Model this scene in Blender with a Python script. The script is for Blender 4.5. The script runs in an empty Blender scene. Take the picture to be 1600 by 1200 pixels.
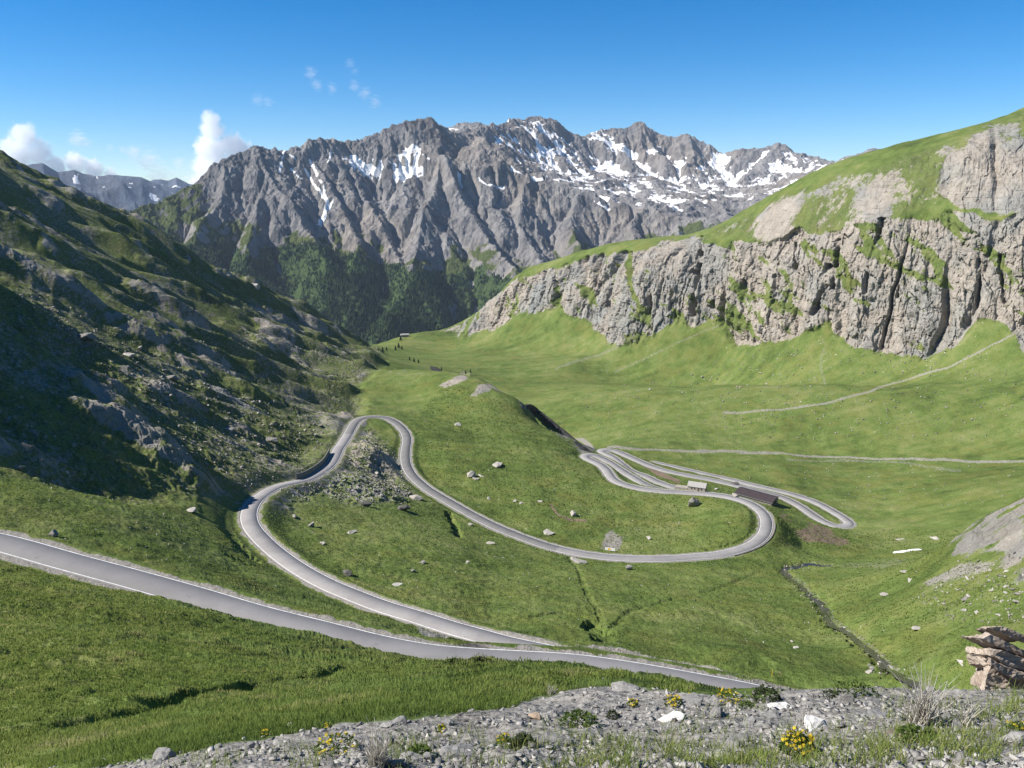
import bpy, bmesh, math, random
import numpy as np
from mathutils import Vector
R = math.radians
C = bpy.context.scene.collection
scene = bpy.context.scene

# ------------------------------------------------------------------ camera, sky, sun, exposure
FPX = 1249.0                       # focal length in photo pixels (1600 wide)
HOR = 300.0                        # photo row of the horizon
PITCH = math.atan((600 - HOR) / FPX)
cam = bpy.data.cameras.new('camera')
cam.sensor_width = 36.0
cam.lens = 36.0 * FPX / 1600.0
cam.clip_start = 0.1
cam.clip_end = 60000
cam_o = bpy.data.objects.new('camera', cam)
C.objects.link(cam_o)
cam_o.location = (0, 0, 0)
cam_o.rotation_euler = (math.pi / 2 - PITCH, 0, 0)
scene.camera = cam_o

SUN_EL = 42.0
SUN_FRONT = -6.0                   # degrees in front of due left
sd = Vector((-math.cos(R(SUN_FRONT)) * math.cos(R(SUN_EL)), math.sin(R(SUN_FRONT)) * math.cos(R(SUN_EL)), math.sin(R(SUN_EL))))
world = bpy.data.worlds.new('World')
scene.world = world
world.use_nodes = True
wn = world.node_tree.nodes; wl = world.node_tree.links
bg = wn['Background']
sky = wn.new('ShaderNodeTexSky')
sky.sky_type = 'NISHITA'
sky.sun_disc = False
sky.sun_elevation = R(SUN_EL)
sky.sun_rotation = math.atan2(sd.x, sd.y)
sky.altitude = 2700
sky.air_density = 1.0
sky.dust_density = 0.0
sky.ozone_density = 4.0
hs = wn.new('ShaderNodeHueSaturation')
hs.inputs['Saturation'].default_value = 1.40
wl.new(sky.outputs[0], hs.inputs['Color'])
wl.new(hs.outputs[0], bg.inputs['Color'])
bg.inputs['Strength'].default_value = 0.080
sun = bpy.data.lights.new('sun', 'SUN')
sun.energy = 5.0
sun.angle = R(0.53)
sun.color = (1.0, 0.94, 0.86)
sun_o = bpy.data.objects.new('sun', sun)
C.objects.link(sun_o)
sun_o.rotation_euler = sd.to_track_quat('Z', 'Y').to_euler()
scene.view_settings.view_transform = 'Standard'
scene.view_settings.look = 'None'
scene.view_settings.exposure = 0.84
scene.view_settings.gamma = 1.0
scene.render.engine = 'CYCLES'
scene.cycles.max_bounces = 12
scene.cycles.diffuse_bounces = 2
scene.cycles.glossy_bounces = 1
scene.cycles.transparent_max_bounces = 8
scene.cycles.volume_bounces = 10
scene.cycles.use_denoising = True
scene.cycles.denoising_prefilter = 'ACCURATE'

rng = np.random.default_rng(7)
random.seed(7)

# ------------------------------------------------------------------ pixel <-> ray
SP, CP = math.sin(PITCH), math.cos(PITCH)
def ray(u, v):
    """photo pixel -> (azimuth, tangent of elevation)"""
    a = (np.asarray(u, float) - 800) / FPX
    b = (600 - np.asarray(v, float)) / FPX
    y = CP + b * SP
    z = -SP + b * CP
    h = np.hypot(a, y)
    return np.arctan2(a, y), z / h
def pix(x, y, z):
    d = y * CP - z * SP
    up = y * SP + z * CP
    d = np.where(np.abs(d) < 1e-3, 1e-3, d)
    u = 800 + FPX * x / d
    v = 600 - FPX * up / d
    return np.where(d > 0, u, -9999.), np.where(d > 0, v, -9999.)
def at_z(u, v, z):
    az, t = ray(u, v)
    r = z / t
    return (r * math.sin(az), r * math.cos(az), z)
def at_r(u, v, r):
    az, t = ray(u, v)
    return (r * math.sin(az), r * math.cos(az), r * t)

# ------------------------------------------------------------------ noise
_g = np.array([(math.cos(k * math.pi / 8), math.sin(k * math.pi / 8)) for k in range(16)], np.float32)
def _hash(ix, iy, iz, seed):
    h = (ix.astype(np.uint32) * np.uint32(374761393)) ^ (iy.astype(np.uint32) * np.uint32(668265263)) ^ np.uint32((seed * 974634777) & 0xffffffff)
    if iz is not None:
        h = h ^ (iz.astype(np.uint32) * np.uint32(2246822519))
    h = (h ^ (h >> np.uint32(13))) * np.uint32(1274126177)
    h = (h ^ (h >> np.uint32(16))) * np.uint32(2654435761)
    return h ^ (h >> np.uint32(15))
def perlin2(x, y, seed=0):
    fx = np.floor(x); fy = np.floor(y)
    ix = fx.astype(np.int64); iy = fy.astype(np.int64)
    dx = (x - fx).astype(np.float32); dy = (y - fy).astype(np.float32)
    ux = dx * dx * dx * (dx * (dx * 6 - 15) + 10); uy = dy * dy * dy * (dy * (dy * 6 - 15) + 10)
    def g(i, j):
        k = _hash(ix + i, iy + j, None, seed) & np.uint32(15)
        gv = _g[k]
        return gv[..., 0] * (dx - i) + gv[..., 1] * (dy - j)
    a = g(0, 0); b = g(1, 0); c = g(0, 1); d = g(1, 1)
    return ((a + (b - a) * ux) * (1 - uy) + (c + (d - c) * ux) * uy) * 1.5
_g3 = np.array([(1,1,0),(-1,1,0),(1,-1,0),(-1,-1,0),(1,0,1),(-1,0,1),(1,0,-1),(-1,0,-1),(0,1,1),(0,-1,1),(0,1,-1),(0,-1,-1),(1,1,0),(-1,1,0),(0,-1,1),(0,-1,-1)], np.float32)
def perlin3(x, y, z, seed=0):
    fx = np.floor(x); fy = np.floor(y); fz = np.floor(z)
    ix = fx.astype(np.int64); iy = fy.astype(np.int64); iz = fz.astype(np.int64)
    dx = (x - fx).astype(np.float32); dy = (y - fy).astype(np.float32); dz = (z - fz).astype(np.float32)
    f = lambda t: t * t * t * (t * (t * 6 - 15) + 10)
    ux, uy, uz = f(dx), f(dy), f(dz)
    def g(i, j, k):
        h = _hash(ix + i, iy + j, iz + k, seed) & np.uint32(15)
        gv = _g3[h]
        return gv[..., 0] * (dx - i) + gv[..., 1] * (dy - j) + gv[..., 2] * (dz - k)
    L = lambda a, b, t: a + (b - a) * t
    return L(L(L(g(0,0,0), g(1,0,0), ux), L(g(0,1,0), g(1,1,0), ux), uy), L(L(g(0,0,1), g(1,0,1), ux), L(g(0,1,1), g(1,1,1), ux), uy), uz)
def fbm(x, y, octv, seed=0, gain=0.5, lac=2.03):
    s = 0; a = 1.0; n = 0
    for k in range(octv):
        s = s + a * perlin2(x, y, seed + k * 17); n += a
        x = x * lac + 13.7; y = y * lac - 7.1; a *= gain
    return s / n
def ridged(x, y, octv, seed=0, gain=0.5, lac=2.03):
    s = 0; a = 1.0; n = 0; w = 1.0
    for k in range(octv):
        q = 1 - np.abs(perlin2(x, y, seed + k * 17)) * 1.35
        q = q * q
        s = s + a * q * w; n += a
        w = np.clip(q * 1.4, 0, 1)
        x = x * lac + 13.7; y = y * lac - 7.1; a *= gain
    return s / n
def worley(x, y, seed=0):
    """per-cell random value and distance to the cell border"""
    fx = np.floor(x).astype(np.int64); fy = np.floor(y).astype(np.int64)
    d1 = np.full(x.shape, 9.0); d2 = np.full(x.shape, 9.0); val = np.zeros(x.shape)
    for i in (-1, 0, 1):
        for j in (-1, 0, 1):
            h = _hash(fx + i, fy + j, None, seed)
            px_ = fx + i + (h & np.uint32(1023)) / 1023.0; py_ = fy + j + ((h >> np.uint32(10)) & np.uint32(1023)) / 1023.0
            d = np.hypot(x - px_, y - py_); m = d < d1
            d2 = np.where(m, d1, np.minimum(d2, d)); val = np.where(m, ((h >> np.uint32(20)) & np.uint32(1023)) / 1023.0, val); d1 = np.where(m, d, d1)
    return val, d2 - d1
def sstep(a, b, x):
    t = np.clip((x - a) / (b - a), 0, 1)
    return t * t * (3 - 2 * t)

# ------------------------------------------------------------------ roads: centre lines traced in the photo, with heights
road1 = [(-260, 795, -58), (-130, 820, -60), (0, 847, -62), (100, 875, -63.5), (200, 902, -65), (300, 930, -66.5), (400, 960, -68), (500, 985, -69.3), (575, 1004, -70.2), (650, 1019, -71.2), (720, 1027, -72.2), (800, 1031, -73), (900, 1037, -74.2), (1000, 1051, -75.5), (1100, 1069, -77), (1200, 1087, -78.6)]
road1_tail = [(46, 113, -80), (61, 110.5, -83), (70, 113.5, -87), (68, 121, -90.5), (55, 131, -93.5), (40, 141, -95.8), (20, 152, -98)]
road2 = [(800, 1006, -99), (750, 993, -100.3), (700, 979, -101.6), (650, 963, -103), (600, 948, -104.4), (550, 929, -106), (510, 912, -107.2), (470, 890, -108.4), (437, 867, -109.6), (410, 843, -110.8), (393, 822, -112), (389, 803, -113.2), (397, 785, -114.8), (415, 770, -117), (440, 758, -121), (480, 749, -127), (501, 738, -131.5), (516, 726, -135), (524, 713, -137.5), (529, 702, -139.5), (537, 690, -141.5), (544, 679, -143.5), (550, 668, -145.2), (557, 658, -146.6), (568, 652.5, -147.6), (586, 651, -148.6), (603, 653, -149.4), (616, 659, -150.2), (628, 669, -151), (635, 680, -151.8), (636, 690, -152.4), (633.5, 706, -153), (634.5, 724, -153.5), (640, 737, -153.8), (651, 750, -154), (671, 766, -154.2), (700, 783, -154.5), (735, 803, -155), (775, 823, -155.4), (820, 841, -155.8), (870, 857, -156.2), (940, 869.5, -156.8), (1025, 873, -157.2), (1100, 868.5, -157.6), (1135, 864, -157.9), (1172, 852.5, -158.2), (1192, 837, -158.5), (1198, 820, -158.9), (1195, 806, -159.3), (1184, 794, -159.8), (1166, 784, -160.4), (1140, 776.5, -161.2), (1110, 772, -162), (1077, 769.5, -162.7), (1040, 767.5, -163.4), (1005, 764, -164.2), (986, 760, -164.8), (967, 754, -165.4), (957, 747.5, -166), (951, 740, -166.6), (946, 732.5, -167.2), (937.5, 725.6, -167.8), (926, 720.5, -168.4), (917, 716, -168.9), (913.5, 712, -169.3), (921, 710, -169.8), (934, 713, -170.4), (950, 721, -171), (967.5, 732.5, -171.8), (986, 744, -172.7), (1005, 755, -173.6)]
road2_tail = [(86.8, 457, -174.8), (99, 450, -176.5), (109, 449, -178), (113, 456, -178.9), (106, 465, -179.2)]
road3 = [(1030, 754, -179.5), (1011, 745, -180), (986, 736, -180.6), (976, 729, -181), (966, 721, -181.4), (956, 713.5, -181.8), (946, 708.5, -182.2), (939, 705, -182.6), (945, 702.5, -183), (960, 704, -183.6), (975, 710, -184), (992, 717.5, -184.5), (1017, 728, -185.2), (1042, 736, -186), (1080, 744, -187), (1115, 750.5, -187.8), (1152, 759, -188.6), (1190, 768, -189.3), (1225, 778, -190), (1250, 791, -190.6), (1275, 808, -191.2), (1298, 820, -191.8), (1318, 823, -192.2), (1328, 819, -192.5), (1322, 812, -192.8), (1305, 801, -193.2), (1275, 785, -193.8), (1237, 772, -194.4), (1200, 763.5, -195), (1165, 755, -195.6), (1140, 749, -196), (1102, 740.5, -196.8), (1077, 735, -197.5), (1052, 729, -198.4), (1020, 722, -199.5)]
road_pts = [at_z(*p) for p in road1] + road1_tail + [at_z(*p) for p in road2] + road2_tail + [at_z(*p) for p in road3]
def densify(pts, step, smooth):
    p = np.array(pts, float)
    d = np.r_[0, np.cumsum(np.linalg.norm(np.diff(p[:, :2], axis=0), axis=1))]
    n = len(p)
    # centripetal-ish cubic hermite
    m = np.zeros_like(p)
    m[1:-1] = (p[2:] - p[:-2]) / (d[2:] - d[:-2])[:, None]
    m[0] = (p[1] - p[0]) / (d[1] - d[0]); m[-1] = (p[-1] - p[-2]) / (d[-1] - d[-2])
    s = np.arange(0, d[-1], 0.5)
    k = np.clip(np.searchsorted(d, s, 'right') - 1, 0, n - 2)
    h = (d[k + 1] - d[k]); t = ((s - d[k]) / h)[:, None]; h = h[:, None]
    q = (2*t**3 - 3*t**2 + 1) * p[k] + (t**3 - 2*t**2 + t) * h * m[k] + (-2*t**3 + 3*t**2) * p[k+1] + (t**3 - t**2) * h * m[k+1]
    if smooth:
        w = int(smooth * 3 / 0.5); ker = np.exp(-0.5 * (np.arange(-w, w + 1) * 0.5 / smooth) ** 2); ker /= ker.sum()
        for c in range(3):
            e = np.r_[2 * q[0, c] - q[w:0:-1, c], q[:, c], 2 * q[-1, c] - q[-2:-w - 2:-1, c]]
            q[:, c] = np.convolve(e, ker, 'valid')
    # resample at equal arc length
    dd = np.r_[0, np.cumsum(np.linalg.norm(np.diff(q[:, :2], axis=0), axis=1))]
    ss = np.arange(0, dd[-1], step)
    return np.stack([np.interp(ss, dd, q[:, c]) for c in range(3)], 1)
ROAD = densify(road_pts, 1.0, 2.2)
for _ in range(30):                                  # even out the gradient
    ROAD[1:-1, 2] = 0.25 * ROAD[:-2, 2] + 0.5 * ROAD[1:-1, 2] + 0.25 * ROAD[2:, 2]
HALF = 3.0

# ------------------------------------------------------------------ terrain control points (photo column, row, ground distance)
def plane_r(u, v, sl=0.60, sy=0.23):
    az, t = ray(u, v)
    return float((-101 + sy * 248 - sl * 106) / (t + sy * math.cos(az) + sl * math.sin(az)))
CTRL = []
def P(*rows):
    for u, v, r in rows:
        az, t = ray(u, v); CTRL.append((float(az), math.log(r), float(t)))
def A(*rows):
    for deg, r, z in rows:
        CTRL.append((R(deg), math.log(r), z / r))
def ridge_back(*rows, f=1.28, dt=0.08):
    for u, v, r in rows:
        az, t = ray(u, v); CTRL.append((float(az), math.log(r), float(t))); CTRL.append((float(az), math.log(r * f), float(t) - dt)); CTRL.append((float(az), math.log(2700), -0.235))
# foreground
for deg in (-70, -50, -30, -15, 0, 15, 30, 50, 70):
    A((deg, 1.4, -1.75))
P((0, 1200, 15), (100, 1200, 10.5), (200, 1195, 8.3), (400, 1195, 5.6), (600, 1195, 4.8), (800, 1195, 4.5), (1000, 1195, 4.5), (1200, 1195, 4.5), (1400, 1195, 4.5), (1600, 1195, 4.5))
P((300, 1165, 9.5), (450, 1145, 8.6), (600, 1120, 8.2), (800, 1096, 8.6), (950, 1077, 9.2), (1100, 1085, 9.3), (1250, 1086, 9.2), (1400, 1084, 8.8), (1500, 1084, 8.6), (1620, 1084, 8.4))
P((600, 1150, 6.4), (800, 1140, 6.2), (1000, 1130, 6.4), (1200, 1130, 6.6), (1400, 1130, 6.4), (1580, 1130, 6.2))
P((0, 1166, 20), (120, 1145, 21), (250, 1110, 23), (420, 1078, 30), (580, 1045, 44), (100, 1180, 14), (250, 1150, 13), (400, 1120, 14.5))
P((0, 1100, 33), (0, 1000, 62), (0, 920, 105), (100, 1060, 40), (200, 1060, 37), (200, 1000, 60), (200, 950, 95), (320, 1060, 36), (400, 1040, 44), (400, 1005, 82), (500, 1030, 62), (530, 1095, 17), (600, 1080, 21), (700, 1062, 29), (700, 1050, 50), (800, 1055, 27), (800, 1042, 46), (900, 1058, 22), (900, 1044, 44), (1000, 1062, 32), (1000, 1068, 17), (1100, 1083, 23))
A((8, 75, -50.5), (0, 78, -51.5), (14, 75, -51.5), (20, 40, -28.5), (20, 80, -55), (26, 14, -9.7), (26, 40, -28.8), (26, 80, -56.5), (33, 14, -9.6), (33, 40, -28.5), (33, 80, -55), (38, 40, -27), (38, 80, -52), (17, 14, -9.9), (8, 14, -9.8))
# between the first road and the left slope
P((0, 780, 205), (100, 780, 213), (200, 800, 215), (0, 715, 255), (100, 738, 262), (200, 760, 266), (300, 790, 270), (350, 850, 233), (300, 850, 205), (400, 900, 195), (500, 945, 165), (600, 975, 148))
A((-44, 160, -52), (-44, 230, -50), (-60, 100, -40), (-60, 200, -30), (-80, 100, -35), (-80, 300, 40))
# left slope: one long plane with a crest
LS = [(u, v, plane_r(u, v)) for u, v in [(0, 640), (0, 560), (0, 480), (0, 400), (0, 330), (100, 680), (100, 600), (100, 500), (100, 400), (200, 700), (200, 620), (200, 520), (200, 430), (300, 740), (300, 660), (300, 580), (300, 490), (400, 700), (400, 620), (400, 540)]]
P(*LS)
P((460, 660, 480), (480, 610, 570), (500, 570, 720), (540, 570, 800), (470, 540, 800), (520, 530, 1000))
ridge_back((-60, 205, 900), (0, 240, 900), (50, 266, 900), (100, 293, 910), (150, 321, 930), (200, 345, 950), (250, 372, 965), (300, 405, 985), (350, 432, 1010), (400, 450, 1040), (450, 472, 1080), (500, 503, 1130), (545, 533, 1200))
A((-45, 400, 10), (-45, 900, 140), (-60, 300, 20), (-60, 500, 90), (-60, 900, 190), (-75, 900, 250), (-60, 1500, 150), (-75, 1500, 200))
# saddle and the valley's far end
ridge_back((575, 541, 1300), (600, 534, 1350), (640, 524, 1380), (685, 516, 1390), f=1.2, dt=0.13)
P((560, 600, 660), (600, 605, 650), (560, 572, 850), (620, 570, 900), (650, 560, 1080), (600, 555, 1100))
# knoll inside the road loops
P((640, 620, 625), (690, 592, 725), (740, 602, 690), (780, 612, 655), (830, 642, 605), (880, 680, 556), (700, 650, 562), (750, 700, 480), (800, 750, 428), (850, 780, 402), (950, 780, 414), (1000, 800, 398), (1080, 800, 404), (950, 830, 366), (900, 830, 358), (700, 720, 450), (1100, 830, 372), (830, 700, 490), (870, 740, 445))
for u, v, r in ((740, 602, 690), (780, 612, 655), (830, 642, 605), (880, 680, 556)):
    az, t = ray(u, v); CTRL.append((float(az), math.log(r * 1.08), float(t) - 0.035))
# meadow below the loop
P((900, 950, 212), (800, 950, 205), (700, 920, 226), (600, 880, 252), (500, 850, 264), (460, 820, 288), (500, 790, 318), (600, 800, 332), (560, 750, 375), (590, 700, 440), (700, 850, 292), (800, 890, 275), (1000, 950, 226), (1000, 900, 288), (1100, 950, 237), (1100, 900, 300), (1100, 1000, 188), (1200, 950, 252), (1200, 1030, 168), (1000, 1010, 170), (1300, 950, 266), (1300, 1030, 188), (1230, 890, 340), (1300, 885, 348), (1270, 930, 280), (1330, 990, 225), (1400, 1050, 180), (1450, 1065, 150), (1500, 1000, 165), (1600, 1000, 135), (1600, 900, 215), (1500, 900, 238), (1500, 840, 302), (1600, 780, 282), (1430, 900, 272), (1400, 950, 230), (1400, 862, 388), (1350, 865, 405), (1600, 840, 245), (1545, 806, 298), (1240, 850, 388), (1270, 845, 400))
A((36, 340, -128), (30, 362, -150), (42, 300, -70), (50, 300, -50), (60, 150, -55), (60, 300, -30), (60, 700, 0), (75, 100, -35), (75, 700, 60))
# valley floor and the right meadow
P((1300, 715, 655), (1600, 720, 640), (1450, 718, 650), (1150, 708, 640), (950, 700, 625), (1000, 650, 730), (1150, 650, 722), (1300, 650, 715), (1450, 650, 718), (1600, 650, 715), (1300, 600, 790), (1450, 600, 785), (1600, 600, 765), (1150, 600, 800), (1000, 600, 880), (900, 640, 760), (850, 620, 850), (900, 600, 920), (800, 590, 980), (900, 560, 1050), (800, 560, 1100), (750, 545, 1210), (700, 540, 1290), (1400, 800, 520), (1400, 760, 575), (1500, 800, 500), (1400, 830, 470), (1200, 730, 590), (1500, 760, 560), (1600, 760, 540), (1350, 770, 560))
# cliff: foot, top, crest
P((1600, 548, 830), (1450, 560, 860), (1380, 545, 880), (1300, 530, 905), (1220, 545, 930), (1150, 525, 1000), (1080, 505, 1035), (1000, 525, 1055), (950, 535, 1080), (920, 505, 1150), (850, 492, 1220), (780, 500, 1300), (720, 510, 1360))
P((1600, 400, 890), (1600, 300, 940), (1600, 235, 1000), (1520, 400, 900), (1520, 250, 985), (1450, 400, 922), (1450, 330, 955), (1380, 400, 930), (1380, 350, 950), (1300, 400, 955), (1300, 350, 990), (1220, 430, 985), (1220, 370, 1015), (1150, 430, 1040), (1150, 375, 1075), (1080, 440, 1070), (1000, 450, 1085), (920, 450, 1180), (850, 455, 1245))
ridge_back((1700, 120, 1180), (1600, 168, 1170), (1550, 192, 1170), (1500, 213, 1175), (1450, 232, 1180), (1400, 246, 1190), (1350, 258, 1200), (1300, 276, 1200), (1250, 295, 1205), (1200, 314, 1210), (1150, 338, 1215), (1085, 371, 1170), (1040, 385, 1160), (1000, 395, 1160), (960, 409, 1190), (920, 405, 1230), (850, 425, 1290), (800, 443, 1325), (760, 478, 1360), (720, 502, 1385))
A((45, 900, 0), (45, 1200, 110), (60, 1200, 120))
# roads lie on the ground
for k in range(0, len(ROAD), 14):
    x, y, z = ROAD[k]; r = math.hypot(x, y); CTRL.append((math.atan2(x, y), math.log(r), z / r))

c = np.array(CTRL)
key = np.round(c[:, :2] / 0.012).astype(int)
_, first = np.unique(key, axis=0, return_index=True)
c = c[np.sort(first)]
def phi(d2):
    return np.where(d2 > 1e-12, 0.5 * d2 * np.log(np.maximum(d2, 1e-12)), 0.0)
n = len(c)
K = phi(((c[:, None, :2] - c[None, :, :2]) ** 2).sum(-1)) + np.eye(n) * 2e-5
Q = np.c_[np.ones(n), c[:, :2]]
M = np.zeros((n + 3, n + 3)); M[:n, :n] = K; M[:n, n:] = Q; M[n:, :n] = Q.T
sol = np.linalg.solve(M, np.r_[c[:, 2], 0, 0, 0])
W, L = sol[:n], sol[n:]
AZ0, AZ1, NA = R(-86), R(86), 760
RH0, RH1, NR = math.log(1.2), math.log(3000), 720
ga = np.linspace(AZ0, AZ1, NA); gr = np.linspace(RH0, RH1, NR)
T = np.empty((NA, NR), np.float32)
for i0 in range(0, NA, 40):
    aa, rr = np.meshgrid(ga[i0:i0 + 40], gr, indexing='ij')
    d2 = (aa.ravel()[:, None] - c[None, :, 0]) ** 2 + (rr.ravel()[:, None] - c[None, :, 1]) ** 2
    val = phi(d2.astype(np.float32)) @ W + L[0] + L[1] * aa.ravel() + L[2] * rr.ravel()
    T[i0:i0 + 40] = val.reshape(aa.shape)
def t_base(az, rho):
    fa = np.clip((az - AZ0) / (AZ1 - AZ0) * (NA - 1), 0, NA - 1.001); fr = np.clip((rho - RH0) / (RH1 - RH0) * (NR - 1), 0, NR - 1.001)
    i = fa.astype(int); j = fr.astype(int); a = fa - i; b = fr - j
    return (T[i, j] * (1 - b) + T[i, j + 1] * b) * (1 - a) + (T[i + 1, j] * (1 - b) + T[i + 1, j + 1] * b) * a
RS = np.exp(np.linspace(math.log(3.0), math.log(1600), 2200))
def hit(u, v):
    """world point where the ray through a photo pixel meets the smooth ground"""
    az, t = ray(u, v); az = float(az); t = float(t)
    tt = t_base(np.full(len(RS), az), np.log(RS))
    k = int(np.argmax(tt >= t))
    if tt[k] < t: k = len(RS) - 1
    r = RS[k]
    return np.array([r * math.sin(az), r * math.cos(az), r * t])

# ------------------------------------------------------------------ mesh and material helpers
def mesh_np(name, verts, faces, mat=None, attrs=None, smooth=True, link=True, parent=None, mats=None, fmat=None):
    """faces: (n,3) or (n,4) array, or list of such arrays"""
    me = bpy.data.meshes.new(name)
    fl = faces if isinstance(faces, list) else [faces]
    fl = [f for f in fl if len(f)]
    me.vertices.add(len(verts))
    me.vertices.foreach_set('co', np.ascontiguousarray(verts, np.float32).ravel())
    loops = np.concatenate([f.ravel() for f in fl]).astype(np.int32)
    tot = np.concatenate([np.full(len(f), f.shape[1], np.int32) for f in fl])
    start = np.r_[0, np.cumsum(tot)[:-1]].astype(np.int32)
    me.loops.add(len(loops)); me.loops.foreach_set('vertex_index', loops)
    me.polygons.add(len(tot)); me.polygons.foreach_set('loop_start', start)
    if smooth: me.polygons.foreach_set('use_smooth', np.ones(len(tot), bool))
    if attrs:
        for k, a in attrs.items():
            at = me.attributes.new(k, 'FLOAT_COLOR', 'POINT')
            at.data.foreach_set('color', np.ascontiguousarray(a, np.float32).ravel())
    for m in (mats or ([mat] if mat else [])): me.materials.append(m)
    if fmat is not None: me.polygons.foreach_set('material_index', np.ascontiguousarray(fmat, np.int32))
    me.update(); me.validate()
    if not link: return me
    o = bpy.data.objects.new(name, me); C.objects.link(o)
    if parent: o.parent = parent
    return o
def tag(o, label=None, cat=None, group=None, kind=None):
    if label: o['label'] = label
    if cat: o['category'] = cat
    if group: o['group'] = group
    if kind: o['kind'] = kind
    return o
class Mat:
    def __init__(s, name, rough=0.9, spec=0.15):
        s.m = bpy.data.materials.new(name); s.m.use_nodes = True
        s.t = s.m.node_tree; s.n = s.t.nodes; s.l = s.t.links
        s.b = s.n['Principled BSDF']; s.b.inputs['Roughness'].default_value = rough; s.b.inputs['Specular IOR Level'].default_value = spec
    def put(s, sock, v):
        if isinstance(v, bpy.types.NodeSocket): s.l.new(v, sock)
        elif isinstance(v, (tuple, list)) and len(v) == 3 and sock.type == 'RGBA': sock.default_value = (*v, 1)
        else: sock.default_value = v
    def node(s, ty, **kw):
        x = s.n.new(ty)
        for k, v in kw.items(): setattr(x, k, v)
        return x
    def pos(s): return s.node('ShaderNodeTexCoord').outputs['Object']
    def scale(s, vec, sc, rot=(0, 0, 0)):
        x = s.node('ShaderNodeMapping'); s.put(x.inputs['Vector'], vec); x.inputs['Scale'].default_value = sc; x.inputs['Rotation'].default_value = rot
        return x.outputs[0]
    def noise(s, vec, sc, det=4, rough=0.55, dist=0.0):
        x = s.node('ShaderNodeTexNoise'); s.put(x.inputs['Vector'], vec); x.inputs['Scale'].default_value = sc; x.inputs['Detail'].default_value = det; x.inputs['Roughness'].default_value = rough; x.inputs['Distortion'].default_value = dist
        return x.outputs['Fac']
    def voro(s, vec, sc, feat='F1', out='Distance', rnd=1.0):
        x = s.node('ShaderNodeTexVoronoi', feature=feat); s.put(x.inputs['Vector'], vec); x.inputs['Scale'].default_value = sc; x.inputs['Randomness'].default_value = rnd
        return x.outputs[out]
    def ramp(s, fac, stops, interp='LINEAR'):
        x = s.node('ShaderNodeValToRGB'); s.put(x.inputs[0], fac); cr = x.color_ramp; cr.interpolation = interp
        while len(cr.elements) < len(stops): cr.elements.new(0.5)
        for e, (p, c) in zip(cr.elements, stops):
            e.position = p; e.color = (*c, 1) if isinstance(c, (tuple, list)) else (c, c, c, 1)
        return x.outputs[0]
    def math(s, op, a, b=0.0, clamp=False):
        x = s.node('ShaderNodeMath', operation=op, use_clamp=clamp); s.put(x.inputs[0], a); s.put(x.inputs[1], b)
        return x.outputs[0]
    def step(s, x, lo, hi):
        n = s.node('ShaderNodeMapRange', interpolation_type='SMOOTHSTEP'); s.put(n.inputs['Value'], x); n.inputs['From Min'].default_value = lo; n.inputs['From Max'].default_value = hi
        return n.outputs[0]
    def mix(s, fac, a, b, mode='MIX'):
        x = s.node('ShaderNodeMix', data_type='RGBA', blend_type=mode); s.put(x.inputs[0], fac); s.put(x.inputs[6], a); s.put(x.inputs[7], b)
        return x.outputs[2]
    def attr(s, name):
        x = s.node('ShaderNodeAttribute', attribute_name=name); sp = s.node('ShaderNodeSeparateColor'); s.l.new(x.outputs['Color'], sp.inputs[0])
        return sp.outputs[0], sp.outputs[1], sp.outputs[2], x.outputs['Alpha']
    def bump(s, h, strength, dist, normal=None):
        x = s.node('ShaderNodeBump'); s.put(x.inputs['Height'], h); x.inputs['Strength'].default_value = strength; x.inputs['Distance'].default_value = dist
        if normal: s.l.new(normal, x.inputs['Normal'])
        return x.outputs[0]
    def done(s, col, normal=None, rough=None):
        s.put(s.b.inputs['Base Color'], col)
        if normal: s.l.new(normal, s.b.inputs['Normal'])
        if rough is not None: s.put(s.b.inputs['Roughness'], rough)
        return s.m

# ------------------------------------------------------------------ terrain height with its roads, crags and gullies
def in_poly(u, v, poly):
    p = np.array(poly, float); inside = np.zeros(u.shape, bool); j = len(p) - 1
    for i in range(len(p)):
        cond = (p[i, 1] > v) != (p[j, 1] > v)
        with np.errstate(divide='ignore', invalid='ignore'):
            xx = (p[j, 0] - p[i, 0]) * (v - p[i, 1]) / (p[j, 1] - p[i, 1]) + p[i, 0]
        inside ^= cond & (u < xx); j = i
    return inside
def seg_dist(px, py, poly):
    """distance to an open polyline, parameter along it 0..n-1"""
    best = np.full(px.shape, 1e9); par = np.zeros(px.shape)
    for i in range(len(poly) - 1):
        ax, ay = poly[i][:2]; bx, by = poly[i + 1][:2]; dx, dy = bx - ax, by - ay
        t = np.clip(((px - ax) * dx + (py - ay) * dy) / (dx * dx + dy * dy + 1e-9), 0, 1)
        d = np.hypot(px - ax - t * dx, py - ay - t * dy)
        m = d < best; best[m] = d[m]; par[m] = (i + t)[m]
    return best, par
def soft_poly(u, v, poly, soft):
    q = list(poly) + [poly[0]]
    d, _ = seg_dist(u, v, q)
    d = np.where(in_poly(u, v, poly), d, -d)
    return sstep(-soft, soft, d)
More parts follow.
